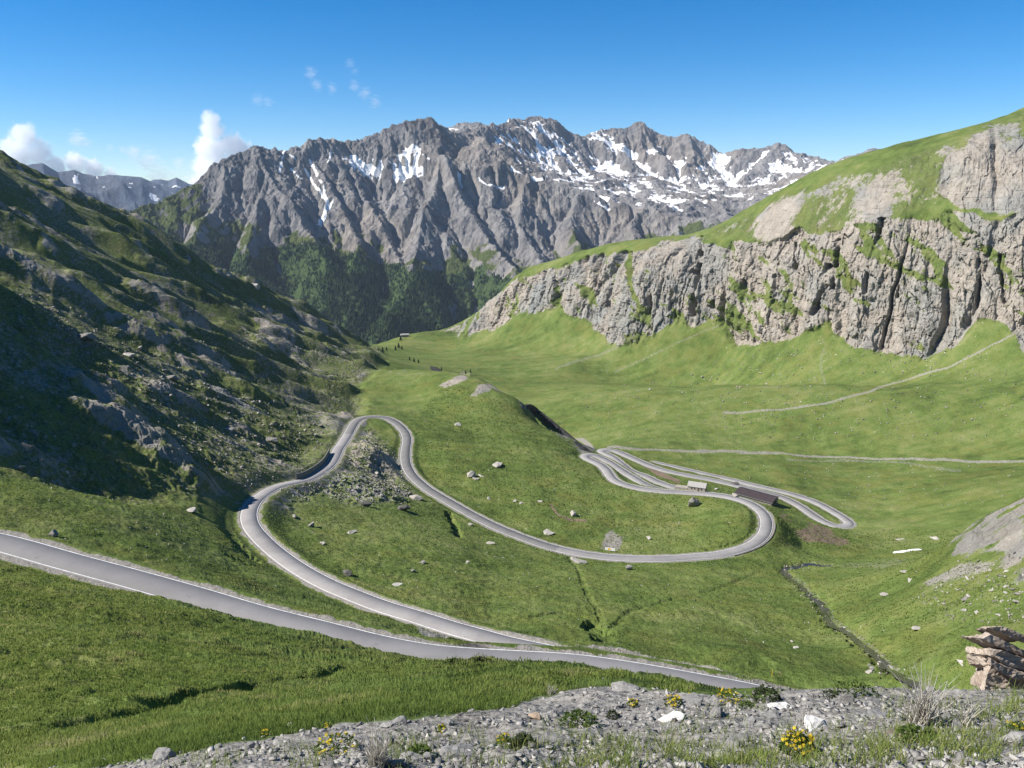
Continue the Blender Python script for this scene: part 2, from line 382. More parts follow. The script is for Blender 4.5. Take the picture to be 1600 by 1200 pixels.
def near_road(x, y):
    d = np.full(x.shape, 99.0, np.float32); k = np.zeros(x.shape, np.int32)
    cs = ROAD[::12]
    cand = np.zeros(x.shape, bool)
    bb = (x > ROAD[:, 0].min() - 30) & (x < ROAD[:, 0].max() + 30) & (y > ROAD[:, 1].min() - 30) & (y < ROAD[:, 1].max() + 30)
    idx = np.nonzero(bb)[0]
    for s in range(0, len(idx), 60000):
        ii = idx[s:s + 60000]
        m = ((x[ii, None] - cs[None, :, 0]) ** 2 + (y[ii, None] - cs[None, :, 1]) ** 2).min(1)
        cand[ii] = m < 24 ** 2
    idx = np.nonzero(cand)[0]
    R32 = ROAD.astype(np.float32)
    for s in range(0, len(idx), 20000):
        ii = idx[s:s + 20000]
        m = (x[ii, None].astype(np.float32) - R32[None, :, 0]) ** 2 + (y[ii, None].astype(np.float32) - R32[None, :, 1]) ** 2
        kk = m.argmin(1); k[ii] = kk; d[ii] = np.sqrt(m[np.arange(len(ii)), kk])
    # exact distance to the two neighbouring segments
    near = d < 24
    q = np.nonzero(near)[0]
    bd = d[q].copy(); zz = ROAD[k[q], 2].astype(np.float32)
    for o in (-1, 0):
        a = np.clip(k[q] + o, 0, len(ROAD) - 2); pa = ROAD[a]; pb = ROAD[a + 1]
        dx = pb[:, 0] - pa[:, 0]; dy = pb[:, 1] - pa[:, 1]
        t = np.clip(((x[q] - pa[:, 0]) * dx + (y[q] - pa[:, 1]) * dy) / (dx * dx + dy * dy), 0, 1)
        dd = np.hypot(x[q] - pa[:, 0] - t * dx, y[q] - pa[:, 1] - t * dy)
        m = dd <= bd; bd[m] = dd[m]; zz[m] = (pa[:, 2] * (1 - t) + pb[:, 2] * t)[m]
    d[q] = bd; zr = np.zeros(x.shape, np.float32); zr[q] = zz
    return d, zr
GULLY = []    # (world polyline, half width, depth)
def gully(pts, w, depth):
    GULLY.append((np.array([hit(u, v) for u, v in pts]), w, depth))
gully([(-60, 1172), (0, 1163), (120, 1141), (250, 1107), (400, 1074), (500, 1060), (575, 1046)], 1.4, 1.1)
gully([(885, 862), (905, 895), (915, 925), (935, 955), (945, 985)], 1.1, 0.5)
gully([(830, 962), (880, 957), (935, 965)], 1.2, 0.7)
gully([(925, 972), (938, 985), (948, 1000)], 3.2, 2.0)
gully([(950, 985), (985, 955), (1040, 938), (1100, 925), (1160, 905), (1190, 893)], 1.3, 0.55)
gully([(700, 800), (712, 820), (716, 836)], 2.4, 2.2)
gully([(355, 790), (352, 815), (375, 850), (400, 872)], 3.0, 2.5)
gully([(360, 870), (385, 880), (420, 893)], 2.0, 1.3)
STREAM_PX = [(1450, 1068), (1412, 1052), (1388, 1034), (1372, 1018), (1352, 1002), (1336, 990), (1318, 978), (1302, 972), (1296, 955), (1286, 940), (1268, 926), (1256, 914), (1240, 903), (1228, 893), (1226, 888), (1245, 884), (1268, 881), (1300, 883)]
STREAM = np.array([hit(u, v) for u, v in STREAM_PX])
GULLY.append((STREAM, 3.4, 1.2))
gully([(1181, 815), (1179, 828), (1168, 842), (1148, 851), (1120, 858), (1085, 861)], 1.8, 1.6)
SCARP = [(np.array([hit(u, v) for u, v in pts]), w, hgt) for pts, w, hgt in []]

def BUMP(x, y):
    """rocky spur left of the view: it throws the large shadow over the left slope"""
    hgt = np.interp(y + 5 * perlin2(x / 14, y / 14, 119), [180, 196, 212, 235, 255, 317, 368, 382, 410], [0, 29, 34, 37, 33, 28, 21, 12, 0])
    hgt = hgt * np.exp(-((x + 300) / 24) ** 2) * (1 + 0.10 * perlin2(x / 9, y / 9, 120))
    return hgt * sstep(R(-35), R(-38.5), np.arctan2(x, y))
def H(x, y, full=True):
    """ground height and surface masks at world x, y"""
    x = np.asarray(x, float); y = np.asarray(y, float)
    r = np.maximum(np.hypot(x, y), 0.8); az = np.arctan2(x, y)
    z = r * t_base(az, np.log(r))
    if not full: return z
    e = np.maximum(r * 0.012, 0.4)
    hb = lambda xx, yy: (lambda rr: rr * t_base(np.arctan2(xx, yy), np.log(np.maximum(rr, 1.2))))(np.hypot(xx, yy))
    gx = (hb(x + e, y) - hb(x - e, y)) / (2 * e); gy = (hb(x, y + e) - hb(x, y - e)) / (2 * e)
    sl = np.hypot(gx, gy)
    u, v = pix(x, y, z)
    wu = u + 14 * fbm(x * 0.03, y * 0.03, 4, 3); wv = v + 14 * fbm(x * 0.03 + 50, y * 0.03, 4, 5)
    front = y > 0
    far = (r > 700) & front & (az > R(-8))
    cliff = np.where(far, soft_poly(wu, wv, CLIFF_POLY, 7), 0)
    upper = np.where(far, soft_poly(wu, wv, UPPER_POLY, 10), 0)
    cragm = np.where(far, soft_poly(wu, wv, CRAG_POLY, 9), 0)
    left = sstep(0.30, 0.5, gx * -1) * (az < R(-3)) * (r > 190)
    left = np.maximum(left, np.where((az < R(-3)) & (r > 200), soft_poly(wu, wv, LEFT_POLY, 14), 0))
    left = np.where((az < R(-33)) & (r > 230), np.maximum(left, sstep(R(-33), R(-38), az)), left)
    left = left * np.where((r < 330) & (az > R(-34)), 1 - 0.9 * sstep(752, 792, v), 1.0)
    scree = np.where((r > 180) & front, soft_poly(wu, wv, SCREE_POLY, 10), 0)
    rightrock = np.where((r > 150) & (r < 420) & (az > R(18)), soft_poly(wu + 25 * fbm(x / 12, y / 12, 4, 8), wv + 22 * fbm(x / 12 + 9, y / 12, 4, 9), RIGHT_POLY, 22), 0)
    fore = np.where(r < 13.5, soft_poly(wu * 0 + u, v + 10 * fbm(x * 1.3, y * 1.3, 4, 9), FORE_POLY, 9), 0) if True else 0
    fore = np.where((r < 4.6), 0.85, fore)
    d, zr = near_road(x, y)
    # relief
    calm = sstep(2.5, 11, d)
    amp = np.clip(r / 60, 0.12, 1)
    z = z + calm * amp * (1 - 0.6 * cliff) * (1.5 * fbm(x / 42, y / 42, 3, 11) + 0.85 * fbm(x / 11, y / 11, 3, 23) * (1 - 0.5 * sstep(500, 900, r)) + 0.32 * fbm(x / 3.1, y / 3.1, 3, 31) * (1 - sstep(250, 500, r)))
    tuss = np.abs(fbm(x / 1.15, y / 1.15, 2, 41)) * 0.34 * (1 - sstep(120, 260, r)) + np.abs(perlin2(x / 2.9, y / 2.9, 47)) * 0.34 * (1 - sstep(250, 500, r)) + np.where(r < 140, 0.55 * np.maximum(0, fbm(x / 4.2, y / 4.2, 3, 49)) * sstep(12, 30, r), 0)
    z = z + tuss * (1 - fore) * calm * np.clip(r / 30, 0.25, 1.0) * np.where(r < 260, 1, 0.6)
    # left mountainside: ribs that run downhill, crags, blocks
    cx = (0.23 * x * -1 + 0.68 * y) / 0.718      # along the contour
    dx_ = (0.68 * x + 0.23 * y) / 0.718          # downhill
    warp = 14 * fbm(x / 90, y / 90, 3, 61)
    rib = ridged((cx + warp) / 74, dx_ / 330 + 0.3, 4, 67, 0.5) - 0.5
    rib2 = ridged((cx + warp * 0.6) / 23, dx_ / 95, 4, 71, 0.55) - 0.5
    farL = sstep(420, 700, r)
    rib = rib * (1 - farL) + farL * (ridged((cx + warp) / 74, dx_ / 330 + 0.3, 2, 67, 0.5) - 0.5)
    rib2 = rib2 * (1 - farL) + farL * (ridged((cx + warp * 0.6) / 26, dx_ / 130, 2, 71, 0.5) - 0.5)
    crag = np.maximum(0, fbm(cx / 46 + 9, dx_ / 70, 4, 77) - 0.06)
    rough = ridged(x / 9, y / 9, 4, 83, 0.6) - 0.5
    lr = left * sstep(3, 22, d)
    hi = sstep(330, 800, r)
    z = z + lr * ((10 + 17 * hi) * rib + (4.2 + 5 * hi) * rib2 + 17 * crag + 1.5 * rough * (1 - 0.85 * sstep(380, 700, r)) + 0.5 * (ridged(x / 2.6, y / 2.6, 3, 89, 0.6) - 0.5) * (1 - sstep(280, 480, r)))
    z = z + scree * calm * (1.6 * (ridged(x / 5.5, y / 5.5, 4, 91, 0.6) - 0.35))
    z = z + rightrock * (2.2 * (ridged(x / 13, y / 13, 5, 95, 0.6) - 0.4))
    z = z + fore * (0.07 * (ridged(x / 0.7, y / 0.7, 4, 97, 0.6) - 0.45) + 0.10 * fbm(x / 2.2, y / 2.2, 2, 99))
    z = z + np.where(upper > 0, upper * (5.0 * (ridged(x / 55, y / 55, 5, 101, 0.55) - 0.5)), 0)
    for pl, w, dep in GULLY:
        bbx = (x > pl[:, 0].min() - 9) & (x < pl[:, 0].max() + 9) & (y > pl[:, 1].min() - 9) & (y < pl[:, 1].max() + 9)
        ii = np.nonzero(bbx)[0]
        if len(ii):
            gd, _ = seg_dist(x[ii], y[ii], pl)
            gd = gd + 0.9 * w * fbm(x[ii] / 3.5, y[ii] / 3.5, 3, 107)
            z[ii] -= dep * (1 - sstep(w * 0.45, w * 1.15, gd)) * np.clip(calm[ii] * 1.6, 0, 1)
    # crag outside the frame on the left: it throws the large shadow
    z = z + BUMP(x, y)
    # roads cut into the slope
    hw = HALF
    dz = np.abs(z - zr)
    k = sstep(hw + 1.3, hw + 3.2 + 1.25 * np.clip(dz, 0, 9), d)
    bed = zr - 0.07 - 0.35 * (1 - sstep(hw - 0.5, hw + 0.35, d))
    znear = bed + np.where(d > hw + 0.3, 0.12 * fbm(x / 1.2, y / 1.2, 2, 113), 0)
    z = np.where(d < 24, znear * (1 - k) + z * k, z)
    verge = (1 - sstep(hw + 0.3, hw + 2.1, d + 1.5 * fbm(x / 5, y / 5, 4, 117))) * (d < 20)
    return z, dict(cragm=cragm, cliff=cliff, upper=upper, left=left, scree=scree, rightrock=rightrock, fore=fore, verge=verge, slope=sl, gx=gx, gy=gy, d=d, u=wu, v=wv, r=r, az=az, crag=crag, rib=rib)

CLIFF_POLY = [(690, 512), (720, 506), (745, 485), (800, 440), (850, 423), (920, 402), (1000, 392), (1085, 368), (1130, 388), (1180, 378), (1230, 362), (1300, 362), (1370, 336), (1440, 345), (1500, 330), (1560, 345), (1620, 330), (1700, 320), (1700, 560), (1600, 552), (1565, 500), (1530, 495), (1490, 540), (1440, 562), (1400, 552), (1330, 545), (1290, 505), (1210, 535), (1150, 540), (1125, 512), (1060, 505), (1000, 538), (950, 540), (925, 508), (870, 480), (800, 498), (760, 520), (715, 525)]
CRAG_POLY = [(1470, 262), (1490, 235), (1530, 226), (1600, 215), (1700, 205), (1700, 350), (1620, 345), (1560, 335), (1500, 330), (1462, 300)]
CLEFTS = [([(1092, 376), (1090, 410), (1086, 440), (1080, 485)], 7, 17), ([(1376, 340), (1374, 362), (1366, 385)], 7, 12), ([(1308, 380), (1306, 420), (1300, 455)], 4, 11), ([(1296, 418), (1288, 450), (1268, 500)], 6, 10), ([(1050, 455), (1046, 485)], 4, 9), ([(1014, 462), (1012, 490)], 5, 9), ([(1562, 400), (1566, 440), (1570, 470)], 4, 10), ([(1530, 405), (1530, 450), (1524, 480)], 4, 8), ([(866, 425), (870, 450), (864, 478)], 4, 9), ([(845, 430), (852, 470)], 3, 7), ([(930, 440), (926, 460)], 4, 7), ([(950, 452), (946, 485)], 4, 8), ([(1165, 440), (1160, 470)], 4, 8), ([(1236, 385), (1240, 420)], 4, 8), ([(1405, 425), (1404, 470)], 3, 7), ([(1355, 420), (1354, 455)], 4, 8), ([(1135, 440), (1132, 480)], 3, 6), ([(1210, 430), (1206, 470)], 3, 6)]
UPPER_POLY = [(1100, 372), (1200, 318), (1300, 282), (1400, 250), (1500, 216), (1600, 172), (1700, 120), (1700, 260), (1500, 300), (1400, 340), (1250, 380)]
LEFT_POLY = [(-300, 150), (0, 232), (120, 300), (300, 398), (450, 470), (545, 530), (600, 560), (560, 600), (565, 650), (535, 690), (505, 722), (470, 742), (400, 765), (370, 785), (340, 765), (300, 780), (200, 758), (100, 735), (0, 712), (-300, 640)]
SCREE_POLY = [(548, 678), (580, 672), (600, 690), (618, 720), (625, 745), (650, 770), (640, 790), (570, 792), (500, 775), (430, 800), (412, 790), (425, 775), (480, 752), (530, 715)]
RIGHT_POLY = [(1650, 755), (1600, 778), (1545, 798), (1510, 822), (1480, 856), (1500, 872), (1560, 872), (1575, 905), (1650, 945)]
FORE_POLY = [(60, 1230), (180, 1200), (300, 1180), (430, 1150), (560, 1130), (640, 1120), (760, 1110), (850, 1090), (940, 1075), (1000, 1082), (1080, 1092), (1180, 1096), (1260, 1080), (1400, 1078), (1700, 1070), (1700, 1400), (60, 1400)]

# ------------------------------------------------------------------ ground sheet: fan of vertices around the view point, finer where it is seen at a distance
def fan_axis(lo, hi, fine_lo, fine_hi, step, grow=1.12, maxstep=R(2.0)):
    a = list(np.arange(fine_lo, fine_hi, step)); s = step; q = fine_hi
    while q < hi: a.append(q); s = min(s * grow, maxstep); q += s
    a.append(hi); s = step * grow; q = fine_lo - step
    while q > lo: a.append(q); s = min(s * grow, maxstep); q -= s
    a.append(lo)
    return np.array(sorted(set(a)))
def fan_rows(tfun, az, r0, r1, rows, hid=0.12, base=0.02, nr=1500, extra=None):
    rho = np.linspace(math.log(r0), math.log(r1), nr)
    A_, B_ = np.meshgrid(az, rho, indexing='ij')
    t = tfun(A_, B_)
    mx = np.maximum.accumulate(t, axis=1)
    dt = np.abs(np.diff(t, axis=1)); vis = (t[:, 1:] >= mx[:, 1:] - 1e-4)
    w = dt * np.where(vis, 1.0, hid) + base * np.diff(rho)[None, :]
    if extra is not None: w = w + extra(az, rho)
    ker = np.exp(-0.5 * (np.arange(-12, 13) / 5.0) ** 2); ker /= ker.sum()
    w = np.apply_along_axis(lambda q: np.convolve(np.pad(q, 12, mode='edge'), ker, 'valid'), 0, w)
    cw = np.concatenate([np.zeros((len(az), 1)), np.cumsum(w, 1)], 1); cw /= cw[:, -1:]
    s = np.linspace(0, 1, rows)
    return np.stack([np.interp(s, cw[i], rho) for i in range(len(az))])
def fan_faces(na, nr):
    i, j = np.meshgrid(np.arange(na - 1), np.arange(nr - 1), indexing='ij')
    a = (i * nr + j).ravel()
    return np.stack([a, a + nr, a + nr + 1, a + 1], 1)[:, ::-1]

QUICK = False
# ground materials
def ground_material():
    m = Mat('alpine_ground', 0.95, 0.05)
    p = m.pos()
    rock, gravel, left, dry = m.attr('m1')
    heath, soil, fore, stony = m.attr('m2')
    nb = m.noise(p, 0.013, 5, 0.55); nm = m.noise(p, 0.11, 6, 0.6); nf = m.noise(p, 1.1, 6, 0.65); nx = m.noise(p, 6.0, 5, 0.7)
    g = m.math('ADD', m.math('MULTIPLY', nb, 0.42), m.math('ADD', m.math('MULTIPLY', nm, 0.34), m.math('MULTIPLY', nf, 0.36)))
    stk = m.noise(m.scale(p, (0.010, 0.11, 0.02), (0, 0, R(-50))), 1.0, 6, 0.65)
    g = m.math('ADD', g, m.math('MULTIPLY', m.math('SUBTRACT', stk, 0.5), 0.30))
    g = m.math('ADD', g, m.math('MULTIPLY', m.math('SUBTRACT', m.noise(p, 0.045, 6, 0.68), 0.5), 0.35))
    grass = m.ramp(g, [(0.34, (0.030, 0.046, 0.016)), (0.46, (0.068, 0.100, 0.026)), (0.55, (0.100, 0.142, 0.036)), (0.66, (0.150, 0.178, 0.060)), (0.78, (0.21, 0.205, 0.098))])
    grass = m.mix(m.step(nx, 0.52, 0.75), grass, m.mix(1, grass, (0.55, 0.6, 0.5), 'MULTIPLY'))
    # darker cushions, worn earthy spots
    sp1 = m.noise(p, 0.28, 8, 0.75); sp2 = m.noise(p, 0.17, 8, 0.78)
    grass = m.mix(m.math('MULTIPLY', m.step(sp1, 0.55, 0.64), 0.6), grass, m.mix(1, grass, (0.52, 0.60, 0.50), 'MULTIPLY'))
    grass = m.mix(m.math('MULTIPLY', m.step(sp2, 0.59, 0.67), 0.55), grass, (0.17, 0.150, 0.085))
    # yellow bloom and dry patches
    yl = m.math('MULTIPLY', dry, m.step(m.noise(p, 0.06, 5, 0.6), 0.42, 0.66))
    grass = m.mix(m.math('MULTIPLY', yl, 0.75, True), grass, (0.17, 0.155, 0.045))
    hn = m.math('MULTIPLY', heath, m.step(m.noise(p, 0.30, 8, 0.75), 0.41, 0.58))
    grass = m.mix(m.math('MULTIPLY', hn, 0.9, True), grass, m.ramp(nf, [(0.32, (0.034, 0.038, 0.018)), (0.48, (0.100, 0.112, 0.046)), (0.66, (0.190, 0.195, 0.092))]))
    # rock
    pv = m.scale(p, (1, 1, 0.28))
    rn = m.noise(pv, 0.09, 8, 0.68, 0.4); rf = m.noise(pv, 0.9, 6, 0.7)
    rk = m.ramp(m.math('ADD', m.math('MULTIPLY', rn, 0.6), m.math('MULTIPLY', rf, 0.4)), [(0.32, (0.145, 0.128, 0.107)), (0.46, (0.285, 0.254, 0.213)), (0.6, (0.362, 0.326, 0.278)), (0.75, (0.43, 0.405, 0.360))])
    rk = m.mix(m.step(m.noise(p, 0.02, 3), 0.48, 0.66), rk, m.mix(1, rk, (0.90, 0.95, 1.0), 'MULTIPLY'))
    rk = m.mix(m.step(m.noise(m.scale(p, (1, 1, 0.12)), 0.16, 6, 0.7), 0.57, 0.70), rk, m.mix(1, rk, (0.50, 0.49, 0.47), 'MULTIPLY'))
    bed = m.noise(m.scale(p, (0.05, 0.05, 0.55), (0, R(-13), 0)), 1.0, 6, 0.7)
    rk = m.mix(m.step(bed, 0.54, 0.66), rk, m.mix(1, rk, (0.60, 0.60, 0.60), 'MULTIPLY'))
    rk = m.mix(m.step(m.noise(p, 0.011, 5, 0.6), 0.46, 0.60), rk, m.mix(1, rk, (0.80, 0.87, 0.93), 'MULTIPLY'))
    rl = m.ramp(rf, [(0.3, (0.10, 0.095, 0.083)), (0.5, (0.22, 0.205, 0.18)), (0.7, (0.36, 0.34, 0.30))])
    # where rock shows among the grass
    rmask = m.step(m.math('ADD', rock, m.math('MULTIPLY', m.math('SUBTRACT', m.noise(pv, 0.16, 8, 0.7), 0.5), 1.5)), 0.42, 0.62)
    lmask = m.math('MULTIPLY', left, m.step(m.math('ADD', m.noise(p, 0.5, 8, 0.75), m.math('MULTIPLY', m.noise(p, 0.03, 3), 0.5)), 0.73, 0.91))
    col = m.mix(lmask, grass, rl)
    # scattered pale stones
    vd = m.voro(p, 0.30); vr = m.node('ShaderNodeTexVoronoi'); m.put(vr.inputs['Vector'], p); vr.inputs['Scale'].default_value = 0.30
    sz = m.node('ShaderNodeSeparateColor'); m.l.new(vr.outputs['Color'], sz.inputs[0])
    thr = m.math('MULTIPLY', m.math('POWER', sz.outputs[0], 3.0), m.math('MULTIPLY', stony, 0.30))
    st = m.math('LESS_THAN', m.math('ADD', vd, m.math('MULTIPLY', m.math('SUBTRACT', nf, 0.5), 0.06)), thr)
    col = m.mix(st, col, m.ramp(sz.outputs[1], [(0, (0.22, 0.21, 0.19)), (1, (0.42, 0.40, 0.36))]))
    col = m.mix(rmask, col, rk)
    # brown soil, gravel, slate debris
    sm = m.step(m.math('ADD', soil, m.math('MULTIPLY', m.math('SUBTRACT', nf, 0.5), 0.9)), 0.4, 0.65)
    col = m.mix(sm, col, m.ramp(nx, [(0.3, (0.14, 0.10, 0.075)), (0.7, (0.25, 0.19, 0.14))]))
    gv = m.ramp(m.noise(p, 3.2, 6, 0.75), [(0.3, (0.10, 0.095, 0.08)), (0.5, (0.23, 0.215, 0.19)), (0.7, (0.38, 0.36, 0.33))])
    gm = m.step(m.math('ADD', gravel, m.math('MULTIPLY', m.math('SUBTRACT', m.noise(p, 0.8, 6, 0.7), 0.5), 1.1)), 0.38, 0.60)
    col = m.mix(gm, col, gv)
    fs = m.ramp(m.noise(m.scale(p, (1, 1, 2.5)), 9.0, 7, 0.75), [(0.32, (0.065, 0.06, 0.052)), (0.48, (0.195, 0.186, 0.17)), (0.62, (0.30, 0.29, 0.268)), (0.76, (0.45, 0.43, 0.39))])
    fm = m.step(m.math('ADD', fore, m.math('MULTIPLY', m.math('SUBTRACT', m.noise(p, 1.6, 6, 0.65), 0.5), 1.3)), 0.35, 0.60)
    col = m.mix(fm, col, fs)
    b1 = m.bump(m.noise(p, 0.42, 6, 0.62), 0.55, 1.3)
    b2 = m.bump(nx, 0.5, 0.10, b1)
    b3 = m.bump(rn, 0.9, 3.5, b2); b4 = m.bump(rf, 0.8, 0.8, b3)
    for b_ in (b3, b4): m.l.new(m.math('MULTIPLY', rmask, 0.85), b_.node.inputs['Strength'])
    return m.done(col, b4)

az_c = fan_axis(R(-82), R(82), R(-37.6), R(37.6), R(0.058))
ROWS = 1460
def road_rows(az, rho):
    sub = np.arange(0, len(az), 5)
    A_, B_ = np.meshgrid(az[sub], rho[1:], indexing='ij'); rr = np.exp(B_)
    d, _ = near_road((rr * np.sin(A_)).ravel(), (rr * np.cos(A_)).ravel())
    d = d.reshape(A_.shape)
    w = np.where(d < 8, rr / 0.9 / ROWS * 1.4, 0) * np.diff(rho)[None, :]
    w = w * (0.45 / np.maximum(w.sum(1, keepdims=True), 0.45))
    kb = np.exp(-0.5 * (np.arange(-14, 15) / 5.0) ** 2); kb /= kb.sum()
    w = np.apply_along_axis(lambda q: np.convolve(np.pad(q, 14, mode='edge'), kb, 'valid'), 0, w)
    f = np.interp(np.arange(len(az)), sub, np.arange(len(sub))); i = np.minimum(f.astype(int), len(sub) - 2); a = (f - i)[:, None]
    lw = ((rho[1:] > 5.5) & (rho[1:] < 7.0))[None, :] * sstep(R(-1), R(-6), az)[:, None] * 0.28 * np.diff(rho)[None, :]
    return w[i] * (1 - a) + w[i + 1] * a + lw
rho = fan_rows(t_base, az_c, 1.3, 2900, ROWS, extra=road_rows)
AZ = np.repeat(az_c[:, None], ROWS, 1).ravel(); RR = np.exp(rho).ravel()
gx_, gy_ = RR * np.sin(AZ), RR * np.cos(AZ)
gz_, mk = H(gx_, gy_)
# cliff faces: push the rock in and out sideways so pillars and clefts appear
cl = np.maximum(mk['cliff'], np.maximum(0.55 * mk['cragm'], 0.22 * mk['upper'])); ii = np.nonzero(cl > 0.01)[0]
if len(ii):
    x, y, z = gx_[ii], gy_[ii], gz_[ii]
    g = np.hypot(mk['gx'][ii], mk['gy'][ii]) + 1e-6
    ox, oy = -mk['gx'][ii] / g, -mk['gy'][ii] / g
    ox = ox * 0.35 - 0.45; oy = oy * 0.35 - 0.75
    s = (x * 0.85 - y * 0.5)                              # along the wall
    q = s + 6 * fbm(s / 30, z / 60, 3, 131)
    zt = z + 0.25 * s + 5 * fbm(s / 25, z / 25, 3, 135)          # tilted bedding
    pil = np.abs(perlin2(q / 58, zt / 190, 137)) * 2 - 0.6
    pil2 = np.abs(perlin2(q / 24, zt / 80, 139)) * 2 - 0.6
    c1, e1 = worley(q / 15, zt / 52 + 0.2 * perlin2(q / 9, zt / 9, 146), 141); c2, e2 = worley(q / 6.2, zt / 19, 143); c3, e3 = worley(q / 2.8, zt / 5.0, 145)
    cleft = -np.maximum(0, 0.13 - np.abs(perlin2(q / 52, zt / 240, 149))) / 0.13
    blk = perlin3(x / 9, y / 9, z / 11, 151) + 0.6 * perlin3(x / 3.6, y / 3.6, z / 4.5, 153) + 0.4 * perlin3(x / 1.7, y / 1.7, z / 2.0, 157)
    ledge = np.abs(((zt / 13) % 1.0) - 0.5) - 0.25
    disp = 5.5 * pil + 3 * pil2 + 13 * cleft * (0.3 + 0.7 * sstep(-.1, .3, perlin2(q / 90, zt / 90, 150))) + 4.0 * (c1 - .5) + 3.0 * (c2 - .5) + 1.8 * (c3 - .5) + 0.9 * blk + 3.0 * ledge - 1.0 * (1 - sstep(0, 0.08, e1)) - 0.5 * (1 - sstep(0, 0.12, e2)) + 1.2 * (ridged(q / 7, zt / 26, 4, 147, 0.65) - 0.5)
    pu, pv_ = mk['u'][ii], mk['v'][ii]
    for pts_, w_, d_ in CLEFTS:
        dd_, _ = seg_dist(pu * 0.55 + 0.45 * pix(x, y, z)[0], pv_, pts_)
        wn_ = w_ * np.clip(0.75 + 1.3 * fbm(x / 14, z / 11, 3, 159), 0.15, 1.6)
        disp = disp - d_ * 1.2 * np.clip(0.8 + 1.2 * perlin2(q / 20, z / 16, 160), 0.1, 1.4) * (1 - sstep(wn_ * 0.3, wn_ * 1.1 + 0.5, dd_))
    gx_[ii] += cl[ii] * ox * disp; gy_[ii] += cl[ii] * oy * disp; gz_[ii] += cl[ii] * (0.9 * blk + 1.2 * (c2 - .5))
cl = mk['cliff']
far_m = sstep(300, 900, mk['r'])
s_al = gx_ * 0.85 - gy_ * 0.5
tong = fbm((s_al + 0.9 * gz_) / 34, (gz_ - 0.35 * s_al) / 95, 5, 171, 0.6) + 0.16 * sstep(-70, 20, gz_) + 0.8 * np.maximum(0, fbm(s_al / 70, (gz_ + 0.3 * s_al) / 13, 4, 172) - 0.02)
rock = np.clip(cl * 0.97 - 2.3 * np.maximum(0, tong - 0.10) * cl, 0, 1)
rock = np.maximum(rock, mk['cragm'] * 0.9)
rock = np.maximum(rock, 0.80 * mk['upper'] * (0.35 + 1.2 * np.clip(fbm(gx_ / 60, gy_ / 60, 4, 173) + 0.25, 0, 1)))
rock = np.maximum(rock, mk['rightrock'] * (0.68 + 0.5 * np.clip(fbm(gx_ / 9, gy_ / 9, 4, 175) * 2, -0.5, 1)))
rock = np.maximum(rock, np.clip(mk['crag'] * 5, 0, 1) * mk['left'] * 0.6)
rock = np.maximum(rock, 0.5 * mk['scree'])
m1 = np.stack([rock, np.maximum(mk['verge'] * 0.95, 0), np.maximum(mk['left'], mk['scree']), 0.38 + 0.25 * np.clip(fbm(gx_ / 120, gy_ / 120, 3, 183) * 2, -1, 1)], 1)
heath = np.clip(mk['left'] * 1.0 + mk['scree'] * 0.55, 0, 1)
stony = np.clip(0.35 + 0.5 * np.clip(fbm(gx_ / 80, gy_ / 80, 3, 181) * 2, 0, 1), 0, 1) * sstep(60, 200, mk['r'])
heath = np.maximum(heath, np.maximum(0.80 * mk['upper'], 0.5 * cl * (rock < 0.5)))
m2 = np.stack([heath, np.zeros_like(heath), mk['fore'], stony], 1)
def px_blob(arr, ch, poly, soft, val, rmin, rmax):
    q = (mk['r'] > rmin) & (mk['r'] < rmax)
    ii = np.nonzero(q)[0]
    s = soft_poly(mk['u'][ii], mk['v'][ii], poly, soft) * val
    arr[ii, ch] = np.maximum(arr[ii, ch], s)
# brown earth by the barn, turning place by the banner, worn path, stony streaks in the far meadow
px_blob(m2, 1, [(1235, 822), (1270, 820), (1330, 842), (1322, 850), (1260, 842)], 5, 0.9, 340, 480)
px_blob(m2, 1, [(1210, 797), (1225, 800), (1238, 812), (1222, 815)], 4, 0.8, 340, 520)
px_blob(m1, 1, [(938, 860), (945, 840), (958, 833), (972, 845), (975, 862)], 7, 0.75, 300, 420)
px_blob(m1, 1, [(560, 655), (580, 655), (570, 668), (562, 672)], 4, 0.9, 400, 600)
px_blob(m1, 1, [(640, 985), (720, 985), (830, 1000), (960, 1012), (1100, 1040), (1230, 1072), (1230, 1082), (1090, 1055), (950, 1025), (800, 1012), (660, 1000)], 6, 0.8, 100, 180)
def px_line(arr, ch, pts, w, val, rmin, rmax):
    q = (mk['r'] > rmin) & (mk['r'] < rmax)
    ii = np.nonzero(q)[0]
    u0_, v0_ = pix(gx_[ii], gy_[ii], gz_[ii])
    dd, _ = seg_dist(0.3 * mk['u'][ii] + 0.7 * u0_, 0.3 * mk['v'][ii] + 0.7 * v0_, pts)
    arr[ii, ch] = np.maximum(arr[ii, ch], val * (1 - sstep(w * 0.4, w * 1.4, dd)))
px_blob(m1, 0, [(686, 608), (703, 590), (722, 581), (738, 590), (720, 604)], 5, 0.72, 620, 820)
px_blob(m1, 0, [(733, 620), (745, 600), (765, 592), (785, 600), (794, 614), (764, 608), (745, 620)], 5, 0.70, 560, 800)
px_blob(m1, 0, [(560, 545), (620, 575), (690, 585), (640, 590), (560, 575), (500, 545)], 10, 0.42, 600, 1300)
px_line(m1, 0, [(815, 632), (850, 655), (890, 688), (920, 706)], 10, 0.5, 470, 640)
px_blob(m1, 1, [(1436, 908), (1500, 883), (1556, 876), (1548, 890), (1490, 908), (1448, 922)], 8, 0.66, 180, 330)
px_blob(m1, 1, [(1290, 880), (1330, 868), (1400, 868), (1440, 880), (1380, 890), (1310, 890)], 9, 0.42, 300, 420)
px_line(m1, 1, [tuple(q_) for q_ in STREAM_PX], 6, 0.42, 120, 380)
px_line(m1, 1, [(950, 699), (1040, 703), (1200, 708), (1300, 714), (1450, 719), (1620, 722)], 3.0, 0.56, 520, 900)
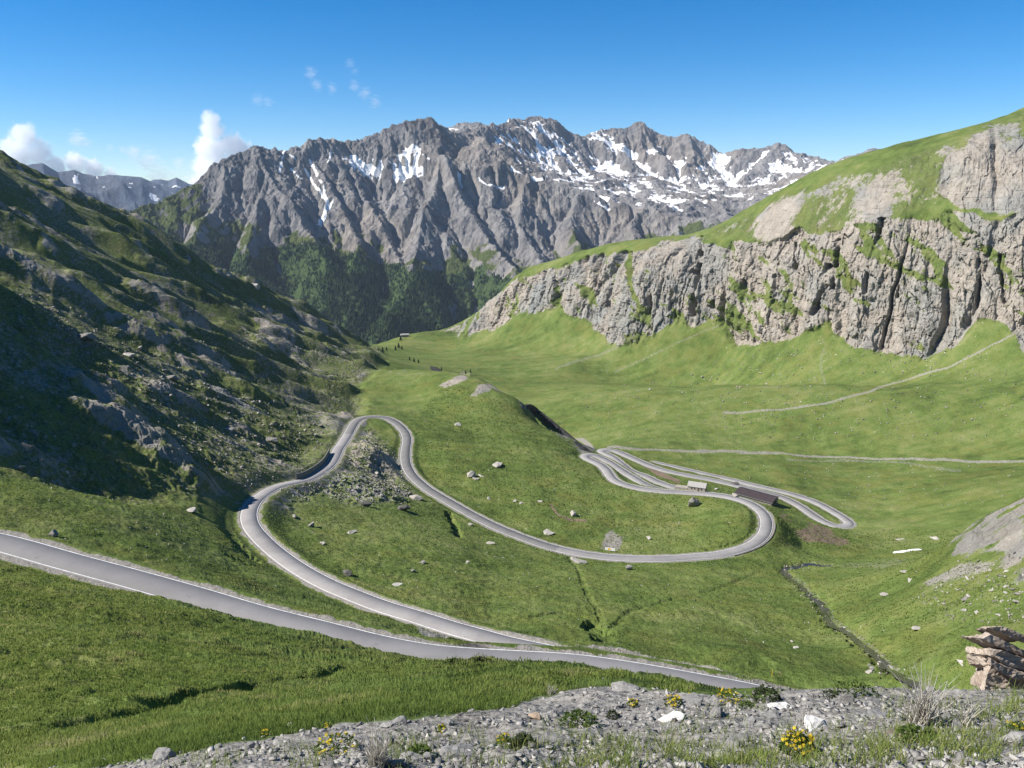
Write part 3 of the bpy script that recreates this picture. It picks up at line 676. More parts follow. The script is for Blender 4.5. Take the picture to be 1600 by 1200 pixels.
px_line(m1, 1, [(1230, 720), (1320, 720), (1420, 724), (1500, 736)], 3, 0.45, 520, 900)
px_line(m1, 1, [(1130, 645), (1220, 640), (1300, 628), (1400, 598), (1480, 575), (1540, 545), (1600, 515)], 2.6, 0.54, 600, 900)
px_line(m1, 1, [(1290, 600), (1280, 570), (1290, 540)], 4, 0.42, 600, 1000)
px_line(m1, 1, [(870, 575), (960, 545), (1000, 520), (1040, 480)], 3.5, 0.44, 700, 1300)
px_line(m1, 1, [(960, 582), (1060, 535), (1120, 510)], 3, 0.42, 700, 1300)
px_line(m2, 1, [(862, 790), (872, 805), (890, 812), (915, 815)], 2.5, 0.8, 300, 520)
px_line(m2, 1, [(1000, 722), (1030, 740), (1060, 752)], 5, 0.7, 400, 560)
px_line(m1, 1, [(878, 662), (900, 682), (925, 700)], 5, 0.7, 450, 700)
gmat = ground_material()
ff = fan_faces(len(az_c), ROWS)
terrain = tag(mesh_np('terrain', np.stack([gx_, gy_, gz_], 1), ff, gmat, {'m1': m1, 'm2': m2}), kind='structure')
terrain.data.polygons.foreach_set('use_smooth', rock[ff[:, 0]] < 0.35)
terrain['label'] = 'green alpine valley ground with grassy slopes and cliffs'

# ------------------------------------------------------------------ roads
def ribbon(center, offs, zoff, closed=False):
    d = np.gradient(center[:, :2], axis=0); d /= np.linalg.norm(d, axis=1)[:, None]
    nrm = np.stack([d[:, 1], -d[:, 0]], 1)       # to the right
    vs = [np.c_[center[:, :2] + nrm * o, center[:, 2] + zo] for o, zo in zip(offs, zoff)]
    k = len(offs); n_ = len(center)
    v = np.stack(vs, 1).reshape(-1, 3)
    i, j = np.meshgrid(np.arange(n_ - 1), np.arange(k - 1), indexing='ij'); a = (i * k + j).ravel()
    return v, np.stack([a, a + 1, a + k + 1, a + k], 1)[:, ::-1]
def asphalt():
    m = Mat('asphalt', 0.9, 0.2)
    p = m.pos(); new = m.attr('m1')[0]
    n1 = m.noise(p, 0.25, 5, 0.6); n2 = m.noise(p, 14, 4, 0.7); n3 = m.noise(p, 0.05, 3, 0.5)
    old = m.ramp(m.math('ADD', m.math('MULTIPLY', n1, 0.5), m.math('MULTIPLY', n2, 0.5)), [(0.3, (0.205, 0.198, 0.196)), (0.7, (0.285, 0.276, 0.270))])
    nw = m.ramp(n1, [(0.3, (0.135, 0.133, 0.130)), (0.7, (0.175, 0.172, 0.168))])
    old = m.mix(m.step(n3, 0.42, 0.62), old, m.mix(1, old, (0.86, 0.86, 0.87), 'MULTIPLY'))
    old = m.mix(m.step(m.noise(p, 0.6, 6, 0.75), 0.60, 0.68), old, m.mix(1, old, (0.80, 0.79, 0.78), 'MULTIPLY'))
    return m.done(m.mix(new, old, nw), m.bump(n2, 0.25, 0.02))
asph = asphalt()
kf = [int(np.argmin((ROAD[:, 0] - p[0]) ** 2 + (ROAD[:, 1] - p[1]) ** 2)) for p in (at_z(545, 677, -143.5), at_z(872, 857, -156.2))]
v_, f_ = ribbon(ROAD, [-HALF - 0.05, -HALF, 0, HALF, HALF + 0.05], [-0.6, 0.0, 0.04, 0.0, -0.6])
newv = np.zeros((len(ROAD), 5)); newv[kf[0]:kf[1]] = 1
road = tag(mesh_np('road', v_, f_, asph, {'m1': np.repeat(newv.reshape(-1, 1), 4, 1)}, smooth=False), kind='structure')
road['label'] = 'narrow grey asphalt road winding in hairpins down the valley'
pm = Mat('road_paint', 0.8, 0.2); pp = pm.pos()
paint = pm.done(pm.mix(pm.step(pm.noise(pp, 1.2, 5, 0.7), 0.35, 0.72), (0.72, 0.72, 0.70), (0.42, 0.42, 0.41)))
for s in (-1, 1):
    o_ = s * (HALF - 0.22)
    v_, f_ = ribbon(ROAD, [o_ - 0.10, o_ + 0.10], [0.012, 0.012])
    mesh_np('edge_line', v_, f_, paint, parent=road)

# ------------------------------------------------------------------ the massif across the valley
GX0, GX1, GY0, GY1, GS = -4300., 3300., 1900., 7700., 10.0
mxs = np.arange(GX0, GX1 + 1, GS); mys = np.arange(GY0, GY1 + 1, GS)
MX, MY = np.meshgrid(mxs, mys, indexing='ij')
def line3(pts): return np.array([at_r(*p) for p in pts])
RIDGES = [  # (polyline of photo column, row, distance; slope on both sides)
    ([(60, 420, 3400), (200, 332, 3900), (250, 308, 3950), (300, 284, 4000), (340, 258, 4050), (370, 238, 4100), (400, 228, 4150), (440, 232, 4200), (480, 222, 4250), (510, 215, 4300), (540, 222, 4350), (570, 208, 4400), (600, 196, 4450), (640, 187, 4500), (675, 184, 4550), (700, 200, 4620), (735, 207, 4750), (765, 196, 5000), (800, 181, 5300), (830, 178, 5500), (860, 186, 5550), (880, 197, 5600), (905, 208, 5650), (920, 200, 5700), (950, 201, 5800), (975, 197, 5850), (1000, 185, 5900), (1020, 200, 5900), (1050, 213, 5900), (1075, 207, 5900), (1105, 221, 5900), (1130, 233, 5900), (1160, 230, 5900), (1190, 233, 5900), (1218, 221, 5900), (1240, 234, 5900), (1270, 240, 5900), (1300, 252, 5800), (1330, 262, 5700), (1420, 290, 5500)], 0.80),
    ([(690, 232, 4330), (702, 262, 4150), (722, 300, 4000), (745, 338, 3850), (772, 375, 3680), (800, 410, 3500), (815, 450, 3300)], 0.92),
    ([(690, 232, 4330), (680, 285, 4050), (660, 330, 3850), (650, 380, 3600), (640, 430, 3350), (600, 490, 3000)], 0.88),
    ([(400, 228, 4150), (416, 262, 4010), (440, 296, 3880), (468, 335, 3720), (490, 370, 3560), (510, 410, 3350)], 0.90),
    ([(416, 262, 4010), (405, 300, 3860), (395, 350, 3680), (380, 400, 3450)], 0.9),
    ([(350, 250, 4070), (350, 292, 3920), (330, 330, 3760), (300, 370, 3560), (260, 400, 3400)], 0.85),
    ([(540, 222, 4350), (548, 255, 4200), (562, 295, 4050), (590, 340, 3850), (622, 390, 3620), (640, 410, 3500)], 0.86),
    ([(480, 222, 4250), (500, 262, 4090), (525, 300, 3950), (545, 340, 3800), (560, 380, 3620), (545, 430, 3350)], 0.88),
    ([(640, 187, 4500), (645, 215, 4380), (640, 236, 4290)], 0.95),
    ([(600, 196, 4450), (612, 222, 4330), (606, 240, 4260)], 0.95),
    ([(830, 262, 4400), (815, 300, 4150), (810, 345, 3950), (835, 385, 3750), (860, 425, 3500)], 0.9),
    ([(905, 300, 4260), (890, 335, 4050), (900, 375, 3850), (930, 410, 3650)], 0.85),
    ([(1000, 322, 4200), (985, 350, 4020), (1000, 385, 3800)], 0.82),
    ([(1060, 336, 4120), (1060, 370, 3900)], 0.8),
    ([(975, 197, 5850), (960, 225, 5650), (985, 242, 5480)], 0.8),
    ([(1000, 185, 5900), (1022, 225, 5700), (1040, 250, 5500)], 0.85),
    ([(1075, 207, 5900), (1085, 240, 5700), (1070, 262, 5450)], 0.75),
    ([(1218, 221, 5900), (1190, 250, 5700), (1160, 275, 5400)], 0.6),
    ([(830, 178, 5500), (845, 215, 5300), (880, 245, 5100)], 0.6),
    ([(800, 181, 5300), (775, 220, 5000), (740, 222, 4750), (700, 225, 4450)], 0.8),
    ([(880, 197, 5600), (905, 235, 5400), (915, 255, 5250)], 0.75),
]
M0 = np.full(MX.shape, -2000.0)
WX = MX + 75 * fbm(MX / 420, MY / 420, 4, 191) + 22 * fbm(MX / 110, MY / 110, 2, 193)
WY = MY + 75 * fbm(MX / 420 + 31, MY / 420, 4, 195) + 22 * fbm(MX / 110 + 17, MY / 110, 2, 197)
for pl, sl in RIDGES:
    w = line3(pl)
    d0_, p0_ = seg_dist(MX, MY, w); dd, pp = seg_dist(WX, WY, w); cr_ = sstep(0, 160, d0_); dd = dd * cr_ + d0_ * (1 - cr_); pp = np.where(cr_ > 0.5, pp, p0_)
    k = np.clip(pp.astype(int), 0, len(w) - 2); f = pp - k
    zr = w[k, 2] * (1 - f) + w[k + 1, 2] * f
    M0 = np.maximum(M0, zr - sl * dd * (1 - 0.16 * sstep(200, 1500, dd)))
lip = line3([(655, 236, 4330), (700, 236, 4400), (745, 226, 4430), (790, 237, 4430), (830, 264, 4380), (870, 284, 4330), (920, 301, 4280), (990, 318, 4220), (1050, 335, 4130), (1110, 352, 4020), (1150, 366, 3900), (1250, 332, 4050), (1350, 300, 4150), (1450, 290, 4200)])
laz = np.arctan2(lip[:, 0], lip[:, 1]); lr_ = np.hypot(lip[:, 0], lip[:, 1])
maz = np.arctan2(MX, MY); mr = np.hypot(MX, MY)
rl = np.interp(maz, laz, lr_); zl = np.interp(maz, laz, lip[:, 2])
dl, pl_ = seg_dist(MX, MY, lip)
kk = np.clip(pl_.astype(int), 0, len(lip) - 2); ff = pl_ - kk; zlip = lip[kk, 2] * (1 - ff) + lip[kk + 1, 2] * ff
beyond = (mr > rl) & (maz > laz[0]) & (maz < laz[-1])
plate = np.where(beyond, zl + 0.155 * np.minimum(mr - rl, 1700) - 1.2 * np.maximum(0, mr - rl - 1700), zlip - 0.72 * dl)
M0 = np.maximum(M0, plate)
M0 = np.maximum(M0, -660 + 40 * fbm(MX / 500, MY / 500, 3, 201))
M0 = M0 + 52 * (ridged(WX / 430, WY / 430, 6, 205, 0.62) - 0.5) + 30 * fbm(MX / 900, MY / 900, 3, 207) + 22 * fbm(MX / 130, MY / 130, 3, 209)
def erode(h, cells, drops, steps, passes, seed):
    rg = np.random.default_rng(seed); h = h / cells; nx_, ny_ = h.shape
    def blur(e):
        e = (np.roll(e, 1, 0) + 2 * e + np.roll(e, -1, 0)) / 4
        return (np.roll(e, 1, 1) + 2 * e + np.roll(e, -1, 1)) / 4
    for q in range(passes):
        x = rg.uniform(2, nx_ - 3, drops); y = rg.uniform(2, ny_ - 3, drops)
        dx = np.zeros(drops); dy = np.zeros(drops); v = np.ones(drops); w = np.ones(drops); s = np.zeros(drops)
        for st in range(steps):
            i = x.astype(int); j = y.astype(int); a = x - i; b = y - j
            h00 = h[i, j]; h10 = h[i + 1, j]; h01 = h[i, j + 1]; h11 = h[i + 1, j + 1]
            gx = (h10 - h00) * (1 - b) + (h11 - h01) * b; gy = (h01 - h00) * (1 - a) + (h11 - h10) * a
            h0 = (h00 * (1 - b) + h01 * b) * (1 - a) + (h10 * (1 - b) + h11 * b) * a
            dx = dx * 0.15 - gx * 0.85; dy = dy * 0.15 - gy * 0.85
            ln = np.hypot(dx, dy) + 1e-9; dx /= ln; dy /= ln
            xn = np.clip(x + dx, 1, nx_ - 3); yn = np.clip(y + dy, 1, ny_ - 3)
            i2 = xn.astype(int); j2 = yn.astype(int); a2 = xn - i2; b2 = yn - j2
            h1 = (h[i2, j2] * (1 - b2) + h[i2, j2 + 1] * b2) * (1 - a2) + (h[i2 + 1, j2] * (1 - b2) + h[i2 + 1, j2 + 1] * b2) * a2
            dh = h1 - h0
            cap = np.maximum(-dh, 0.01) * v * w * 7.0
            dep = np.where(dh > 0, np.minimum(s, dh), np.where(s > cap, (s - cap) * 0.25, 0))
            ero = np.where((dh <= 0) & (s <= cap), np.minimum((cap - s) * 0.28, -dh * 0.5), 0)
            ch = dep - ero; s = s - ch
            fl = i * ny_ + j; N_ = nx_ * ny_
            e = np.bincount(fl, ch * (1 - a) * (1 - b), N_) + np.bincount(fl + ny_, ch * a * (1 - b), N_) + np.bincount(fl + 1, ch * (1 - a) * b, N_) + np.bincount(fl + ny_ + 1, ch * a * b, N_)
            e = e.reshape(h.shape)
            h = h + np.clip(0.45 * e + 0.55 * blur(e), -0.25, 0.25)
            v = np.sqrt(np.maximum(v * v - dh * 3.0, 0.01)); v = np.minimum(v, 4); w = w * 0.985
            x, y = xn, yn
    return h * cells
ME = erode(M0.copy(), GS, 40000, 34, 1, 5)
def bil(G, x, y):
    fx = np.clip((x - GX0) / GS, 0, G.shape[0] - 1.001); fy = np.clip((y - GY0) / GS, 0, G.shape[1] - 1.001)
    i = fx.astype(int); j = fy.astype(int); a = fx - i; b = fy - j
    return (G[i, j] * (1 - b) + G[i, j + 1] * b) * (1 - a) + (G[i + 1, j] * (1 - b) + G[i + 1, j + 1] * b) * a
FLOW = ME - M0
def boxblur(a, k):
    for ax in (0, 1):
        c_ = np.cumsum(np.pad(a, [(k + 1, k) if q == ax else (0, 0) for q in (0, 1)], mode='edge'), axis=ax)
        n_ = a.shape[ax]
        a = (np.take(c_, np.arange(2 * k + 1, 2 * k + 1 + n_), ax) - np.take(c_, np.arange(0, n_), ax)) / (2 * k + 1)
    return a
HOLLOW = boxblur(ME, 9) - ME
gxm, gym = np.gradient(ME, GS); SLM = np.hypot(gxm, gym)
az_m = fan_axis(R(-44), R(40), R(-33.5), R(24.5), R(0.060))
MROWS = 760
rho_m = fan_rows(lambda a_, b_: bil(ME, np.exp(b_) * np.sin(a_), np.exp(b_) * np.cos(a_)) / np.exp(b_), az_m, 2350, 7000, MROWS, nr=1400, base=0.03)
AZm = np.repeat(az_m[:, None], MROWS, 1).ravel(); Rm = np.exp(rho_m).ravel()
xm, ym = Rm * np.sin(AZm), Rm * np.cos(AZm)
zm = bil(ME, xm, ym)
um, vm = pix(xm, ym, zm)
slm = bil(SLM, xm, ym); hol = bil(HOLLOW, xm, ym); flw = bil(FLOW, xm, ym)
wu = um + 9 * fbm(xm / 130, ym / 130, 4, 221); wv = vm + 9 * fbm(xm / 130 + 40, ym / 130, 4, 223)
forest_w = sstep(0, 1, (wv - np.interp(um, [150, 250, 330, 400, 470, 560, 640, 700, 760, 800, 830], [330, 345, 372, 380, 372, 382, 404, 412, 410, 420, 465])) / 26 + 0.9 * fbm(xm / 160, ym / 160, 4, 227))
forest_w *= 1 - sstep(14, 30, -flw) * 0.8
print('flow', np.percentile(flw, [2, 10, 50, 90]), 'slope', np.percentile(slm, [10, 50, 90, 98]), 'hol', np.percentile(hol, [5, 50, 95]))
rock_n = ridged(xm / 150, ym / 150, 5, 229, 0.6)
rk_amt = 1 - 0.75 * forest_w
zm = zm + rk_amt * (21 * (rock_n - 0.5) + 11 * (ridged(xm / 48, ym / 48, 4, 231, 0.62) - 0.5)) * sstep(0.25, 0.7, slm) + 5 * (ridged(xm / 30, ym / 30, 3, 233, 0.6) - 0.5)
# snow: gullies, the cirque, the high plateau
sn = np.zeros_like(xm)
nz = fbm(xm / 120, ym / 120, 5, 241, 0.6); nz2 = fbm(xm / 42, ym / 90, 4, 243, 0.6)
def snow_poly(poly, soft, amt):
    global sn
    sn = np.maximum(sn, amt * soft_poly(wu, wv, poly, soft))
snow_poly([(538, 250), (556, 248), (576, 256), (600, 250), (615, 240), (632, 234), (640, 222), (650, 216), (655, 235), (675, 240), (680, 250), (655, 268), (630, 284), (612, 290), (596, 276), (570, 268)], 7, 0.78)
snow_poly([(762, 196), (800, 178), (840, 178), (870, 190), (880, 215), (885, 240), (840, 250), (800, 235), (770, 214)], 9, 0.55)
snow_poly([(900, 210), (925, 198), (960, 203), (985, 235), (1020, 238), (1020, 246), (970, 248), (930, 225)], 6, 0.7)
snow_poly([(1100, 228), (1130, 232), (1140, 252), (1110, 258)], 6, 0.85)
snow_poly([(1010, 232), (1030, 232), (1030, 244), (1012, 246)], 4, 0.9)
snow_poly([(800, 240), (880, 240), (1000, 250), (1150, 248), (1340, 258), (1330, 300), (1200, 300), (1060, 325), (960, 315), (880, 288), (820, 262)], 12, 0.30)
snow_poly([(1160, 232), (1220, 224), (1300, 250), (1340, 265), (1200, 262)], 8, 0.34)
snow_poly([(1020, 305), (1060, 318), (1070, 328), (1020, 318)], 6, 0.6)
snow_poly([(640, 186), (690, 186), (735, 206), (700, 212), (650, 200)], 6, 0.42)
def snow_line(pts, w, amt):
    global sn
    dd, _ = seg_dist(wu * 0.45 + um * 0.55, wv * 0.45 + vm * 0.55, pts)
    sn = np.maximum(sn, amt * (1 - sstep(w * 0.45, w * 1.2, dd)))
for pts, w in (([(446, 232), (440, 250), (437, 263)], 3), ([(450, 238), (462, 248)], 1.6), ([(480, 245), (494, 268), (505, 292), (508, 312)], 2.6), ([(516, 236), (512, 256)], 2.4), ([(476, 262), (490, 285), (504, 306)], 1.8), ([(508, 305), (511, 320), (506, 338), (497, 352)], 3.2), ([(520, 308), (512, 324)], 2.2), ([(455, 262), (468, 275)], 1.6), ([(560, 262), (580, 276)], 1.5), ([(716, 268), (722, 290)], 1.6), ([(748, 278), (762, 288), (786, 292)], 2.4), ([(800, 265), (830, 275), (850, 280)], 2.6), ([(925, 310), (940, 320), (952, 326)], 3), ([(1045, 310), (1052, 322), (1064, 326)], 2.6)):
    snow_line(pts, w, 1.0)
sm_ = sn * 1.1 + 0.65 * nz + 0.95 * fbm(xm / 70 + 0.4 * ym / 70, ym / 34, 5, 245, 0.62) + 0.3 * nz2 + np.clip(hol / 26, -0.5, 0.5) - 0.45 * sstep(1.0, 1.6, slm)
snow = sstep(0.42, 0.54, sm_) * (sn > 0.05)
lines_far = (um > 1150) & (vm > 430)
green = sstep(0, 1, (wv - np.interp(um, [100, 200, 250, 300, 350, 400, 480, 560, 640, 720, 800, 900, 1000, 1100, 1200], [270, 278, 268, 272, 305, 328, 352, 352, 400, 350, 400, 372, 355, 335, 330])) / 45 + 1.3 * fbm(xm / 200, ym / 200, 4, 251)) * (1 - 0.6 * sstep(0.95, 1.5, slm))
screem = sstep(10, 26, -flw) * (vm > 300) + 0.7 * sstep(0.1, 0.4, fbm(xm / 260, ym / 260, 4, 253)) * (1 - sstep(0.6, 0.9, slm))
a1 = np.stack([snow, np.clip(green, 0, 1), np.clip(forest_w, 0, 1), np.clip(screem, 0, 1)], 1)
def massif_material(name='mountain_rock', tint=None):
    m = Mat(name, 0.95, 0.05); p = m.pos()
    snow, green, forest, scr = m.attr('m1')
    n1 = m.noise(p, 0.0045, 8, 0.66, 0.6); n2 = m.noise(m.scale(p, (1, 1, 0.45)), 0.02, 8, 0.72); n3 = m.noise(p, 0.09, 5, 0.7)
    rk = m.ramp(m.math('ADD', m.math('MULTIPLY', n1, 0.45), m.math('MULTIPLY', n2, 0.55)), [(0.34, (0.085, 0.083, 0.086)), (0.46, (0.165, 0.160, 0.158)), (0.57, (0.24, 0.230, 0.222)), (0.70, (0.33, 0.315, 0.30))])
    rk = m.mix(m.step(m.noise(p, 0.0022, 4, 0.5), 0.47, 0.62), rk, m.mix(1, rk, (1.03, 0.97, 0.90), 'MULTIPLY'))
    rk = m.mix(m.math('MULTIPLY', scr, 0.55), rk, m.ramp(n3, [(0.3, (0.26, 0.25, 0.24)), (0.7, (0.38, 0.365, 0.35))]))
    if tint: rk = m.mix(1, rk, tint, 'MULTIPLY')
    gm = m.step(m.math('ADD', green, m.math('MULTIPLY', m.math('SUBTRACT', n2, 0.5), 1.7)), 0.45, 0.75)
    gc = m.ramp(n3, [(0.3, (0.045, 0.062, 0.020)), (0.7, (0.095, 0.112, 0.038))])
    col = m.mix(gm, rk, gc)
    fm = m.step(m.math('ADD', forest, m.math('MULTIPLY', m.math('SUBTRACT', n3, 0.5), 1.0)), 0.35, 0.6)
    col = m.mix(fm, col, m.ramp(n3, [(0.35, (0.022, 0.042, 0.018)), (0.65, (0.075, 0.110, 0.038))]))
    smk = m.step(m.math('ADD', snow, m.math('MULTIPLY', m.math('SUBTRACT', n3, 0.5), 0.7)), 0.40, 0.58)
    col = m.mix(smk, col, (0.80, 0.79, 0.77))
    hb = m.math('MULTIPLY', n2, m.math('SUBTRACT', 1.0, smk))
    return m.done(col, m.bump(n3, 0.5, 6.0, m.bump(hb, 0.8, 22.0)))
mmat = massif_material()
mountain = tag(mesh_np('mountain', np.stack([xm, ym, zm], 1), fan_faces(len(az_m), MROWS), mmat, {'m1': a1}), kind='structure')
mountain.data.polygons.foreach_set('use_smooth', (snow > 0.5)[fan_faces(len(az_m), MROWS)[:, 0]])
mountain['label'] = 'grey rocky massif with snow patches and a wooded foot'

# far range on the left
fmat = massif_material('far_rock_hazed', (0.50, 0.62, 0.82))  # blue tint paints the haze of distance into the rock colour
def far_range(name, prof, r0, depth, seed, hz):
    u_ = np.linspace(prof[0][0], prof[-1][0], 420); top = np.interp(u_, [p[0] for p in prof], [p[1] for p in prof])
    q = np.linspace(-1, 0.6, 130); vs = []; sl = []
    U, Q = np.meshgrid(np.arange(len(u_)), q, indexing='ij')
    azr, tr = ray(u_, top); A2 = azr[U]; R2 = r0 + depth * Q
    zt = (tr * r0)[U]
    X2, Y2 = R2 * np.sin(A2), R2 * np.cos(A2)
    Z2 = zt - np.abs(Q) * depth * np.where(Q < 0, 0.62, 0.8)
    Z2 = Z2 + hz * np.minimum(1, np.abs(Q) * 4 + 0.12) * (ridged(X2 / 900, Y2 / 900, 6, seed, 0.55) - 0.45) * 2
    s_ = sstep(0.34, 0.42, fbm(X2 / 150, Y2 / 150, 4, seed + 3) - 0.15 * np.abs(Q) + 0.06 * (np.abs(Q) < 0.15)) * 0.62
    gr_ = sstep(-0.35, -0.7, Q + 0.2 * fbm(X2 / 400, Y2 / 400, 3, seed + 5))
    at = np.stack([s_, gr_, gr_ * 0.4, np.zeros_like(s_)], -1).reshape(-1, 4)
    o = mesh_np(name, np.stack([X2, Y2, Z2], -1).reshape(-1, 3), fan_faces(len(u_), len(q)), fmat, {'m1': at}, smooth=False)
    return tag(o, kind='structure')
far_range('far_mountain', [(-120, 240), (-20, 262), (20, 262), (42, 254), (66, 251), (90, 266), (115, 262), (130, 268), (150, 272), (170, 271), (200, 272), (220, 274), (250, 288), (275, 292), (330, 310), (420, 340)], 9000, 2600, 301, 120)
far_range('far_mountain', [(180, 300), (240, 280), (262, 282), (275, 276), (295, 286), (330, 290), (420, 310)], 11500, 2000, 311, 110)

# ------------------------------------------------------------------ haze
def build_haze():
    x0, x1, y0, y1, z0, z1 = -7000, 7000, -40, 12300, -1900, 640
    v = [(x, y, z) for x in (x0, x1) for y in (y0, y1) for z in (z0, z1)]
    f = np.array([(0, 1, 3, 2), (4, 6, 7, 5), (0, 4, 5, 1), (2, 3, 7, 6), (0, 2, 6, 4), (1, 5, 7, 3)])
    m = bpy.data.materials.new('haze_air'); m.use_nodes = True; nt = m.node_tree
    nt.nodes.remove(nt.nodes['Principled BSDF'])
    pv = nt.nodes.new('ShaderNodeVolumePrincipled')
    pv.inputs['Color'].default_value = (0.62, 0.76, 1.0, 1); pv.inputs['Density'].default_value = HAZE; pv.inputs['Anisotropy'].default_value = 0.0
    nt.links.new(pv.outputs[0], nt.nodes['Material Output'].inputs['Volume'])
    o = mesh_np('haze', np.array(v, float), f, m, smooth=False)
    tag(o, kind='stuff'); o['label'] = 'thin blue air haze filling the valley'
HAZE = 2.1e-5
import os
if not os.environ.get('NOHAZE'): build_haze()

# ------------------------------------------------------------------ placing things on the ground
def ground(x, y):
    return H(np.atleast_1d(np.asarray(x, float)), np.atleast_1d(np.asarray(y, float)))[0]
def hits(px_list):
    """points of the finished ground behind a list of photo pixels"""
    px_list = np.array(px_list, float)
    az, t = ray(px_list[:, 0], px_list[:, 1])
    out = np.zeros((len(px_list), 3))
    base = np.array([np.hypot(*hit(u, v)[:2]) for u, v in px_list])
    f = np.exp(np.linspace(math.log(0.80), math.log(1.30), 260))
    rr = base[:, None] * f[None, :]
    X = rr * np.sin(az)[:, None]; Y = rr * np.cos(az)[:, None]
    Z = H(X.ravel(), Y.ravel())[0].reshape(X.shape)
    ok = Z / rr >= t[:, None]
    k = np.where(ok.any(1), ok.argmax(1), 120)
    i = np.arange(len(k))
    return np.stack([X[i, k], Y[i, k], Z[i, k]], 1)
def stone_mesh(name, seed, flat, mat, fine=0, npts=16, rough=0.05):
    rg = random.Random(seed); bm = bmesh.new()
    for _ in range(npts):
        v = Vector((rg.gauss(0, 1), rg.gauss(0, 1), rg.gauss(0, 1))).normalized() * rg.uniform(0.78, 1.0)
        bm.verts.new((0.5 * v.x * rg.uniform(0.9, 1.05), 0.5 * v.y * 0.75, 0.5 * v.z * flat))
    r_ = bmesh.ops.convex_hull(bm, input=bm.verts)
    bmesh.ops.delete(bm, geom=[e for e in r_['geom_interior'] if isinstance(e, bmesh.types.BMVert)], context='VERTS')
    bmesh.ops.dissolve_limit(bm, angle_limit=R(14), verts=bm.verts, edges=bm.edges)
    bmesh.ops.bevel(bm, geom=list(bm.edges), offset=0.028, segments=1, affect='EDGES', clamp_overlap=True)
    if fine:
        bmesh.ops.triangulate(bm, faces=bm.faces)
        bmesh.ops.subdivide_edges(bm, edges=bm.edges, cuts=fine, use_grid_fill=True)
        bm.normal_update(); c = np.array([v.co for v in bm.verts])
        d = perlin3(c[:, 0] * 3 + seed, c[:, 1] * 3, c[:, 2] * 3 / max(flat, 0.3), seed) + 0.5 * perlin3(c[:, 0] * 8, c[:, 1] * 8, c[:, 2] * 14, seed + 1) + 0.35 * perlin3(c[:, 0] * 19, c[:, 1] * 19, c[:, 2] * 30, seed + 2)
        for v, q in zip(bm.verts, d): v.co += v.normal * float(q) * rough
    bm.normal_update()
    me = bpy.data.meshes.new(name); bm.to_mesh(me); bm.free(); me.materials.append(mat)
    return me
def stone_mat(name, dark, mid, light, sc=1.0, lichen=None):
    m = Mat(name, 0.92, 0.1); g = m.node('ShaderNodeNewGeometry').outputs['Position']
    oi = m.node('ShaderNodeObjectInfo').outputs['Random']
    n1 = m.noise(g, 0.9 * sc, 7, 0.7); n2 = m.noise(m.scale(g, (1, 1, 3)), 5 * sc, 6, 0.7)
    c = m.ramp(m.math('ADD', m.math('MULTIPLY', n1, 0.5), m.math('MULTIPLY', n2, 0.5)), [(0.33, dark), (0.5, mid), (0.67, light)])
    c = m.mix(m.math('MULTIPLY', oi, 0.35), c, m.mix(1, c, (0.62, 0.61, 0.60), 'MULTIPLY'))
    if lichen: c = m.mix(m.step(m.noise(g, 2.2 * sc, 5, 0.7), 0.56, 0.66), c, lichen)
    return m.done(c, m.bump(n2, 0.6, 0.08 / sc))
MS_PALE = stone_mat('pale_rock', (0.24, 0.225, 0.20), (0.37, 0.35, 0.315), (0.50, 0.475, 0.43))
MS_GREY = stone_mat('grey_rock', (0.13, 0.125, 0.11), (0.23, 0.22, 0.20), (0.36, 0.345, 0.315), 1.0, (0.15, 0.15, 0.10))
MS_DARK = stone_mat('dark_rock', (0.05, 0.05, 0.048), (0.11, 0.108, 0.10), (0.20, 0.195, 0.185))
MS_SLATE = stone_mat('slate', (0.11, 0.106, 0.10), (0.225, 0.22, 0.208), (0.36, 0.35, 0.328), 5.0)
MS_WHITE = stone_mat('quartz', (0.42, 0.41, 0.38), (0.58, 0.57, 0.54), (0.70, 0.69, 0.66), 5.0)
MS_PEACH = stone_mat('ochre_stone', (0.28, 0.21, 0.15), (0.42, 0.33, 0.24), (0.52, 0.43, 0.33), 5.0)
MS_PURPLE = stone_mat('purple_stone', (0.09, 0.065, 0.07), (0.16, 0.115, 0.125), (0.23, 0.18, 0.185), 5.0)
MS_BROWN = stone_mat('brown_ledge', (0.20, 0.150, 0.115), (0.38, 0.315, 0.255), (0.54, 0.475, 0.405), 2.2)
SH = {}
for nm, mt in (('pale', MS_PALE), ('grey', MS_GREY), ('dark', MS_DARK)):
    SH[nm] = [stone_mesh('boulder', 40 + k, (0.62, 0.4, 0.75, 0.5, 0.3, 0.55)[k], mt, 1, 15, 0.035) for k in range(6)]
    SH[nm + '_slab'] = [stone_mesh('boulder', 60 + k, (0.2, 0.26, 0.16)[k], mt, 1, 14, 0.03) for k in range(3)]
def put_stone(name, me, p, size, rz, label, cat, group=None, tilt=0.12, sink=0.25, squash=1.0):
    o = bpy.data.objects.new(name, me); C.objects.link(o)
    hz = me['h'] if 'h' in me else None
    if hz is None:
        zs = [v.co.z for v in me.vertices]; hz = (min(zs), max(zs)); me['h'] = hz
    o.rotation_euler = (random.uniform(-tilt, tilt), random.uniform(-tilt, tilt), rz)
    o.scale = (size, size * random.uniform(0.8, 1.15), size * squash)
    o.location = (p[0], p[1], p[2] + size * squash * (-hz[0] - sink * (hz[1] - hz[0])))
    return tag(o, label, cat, group)
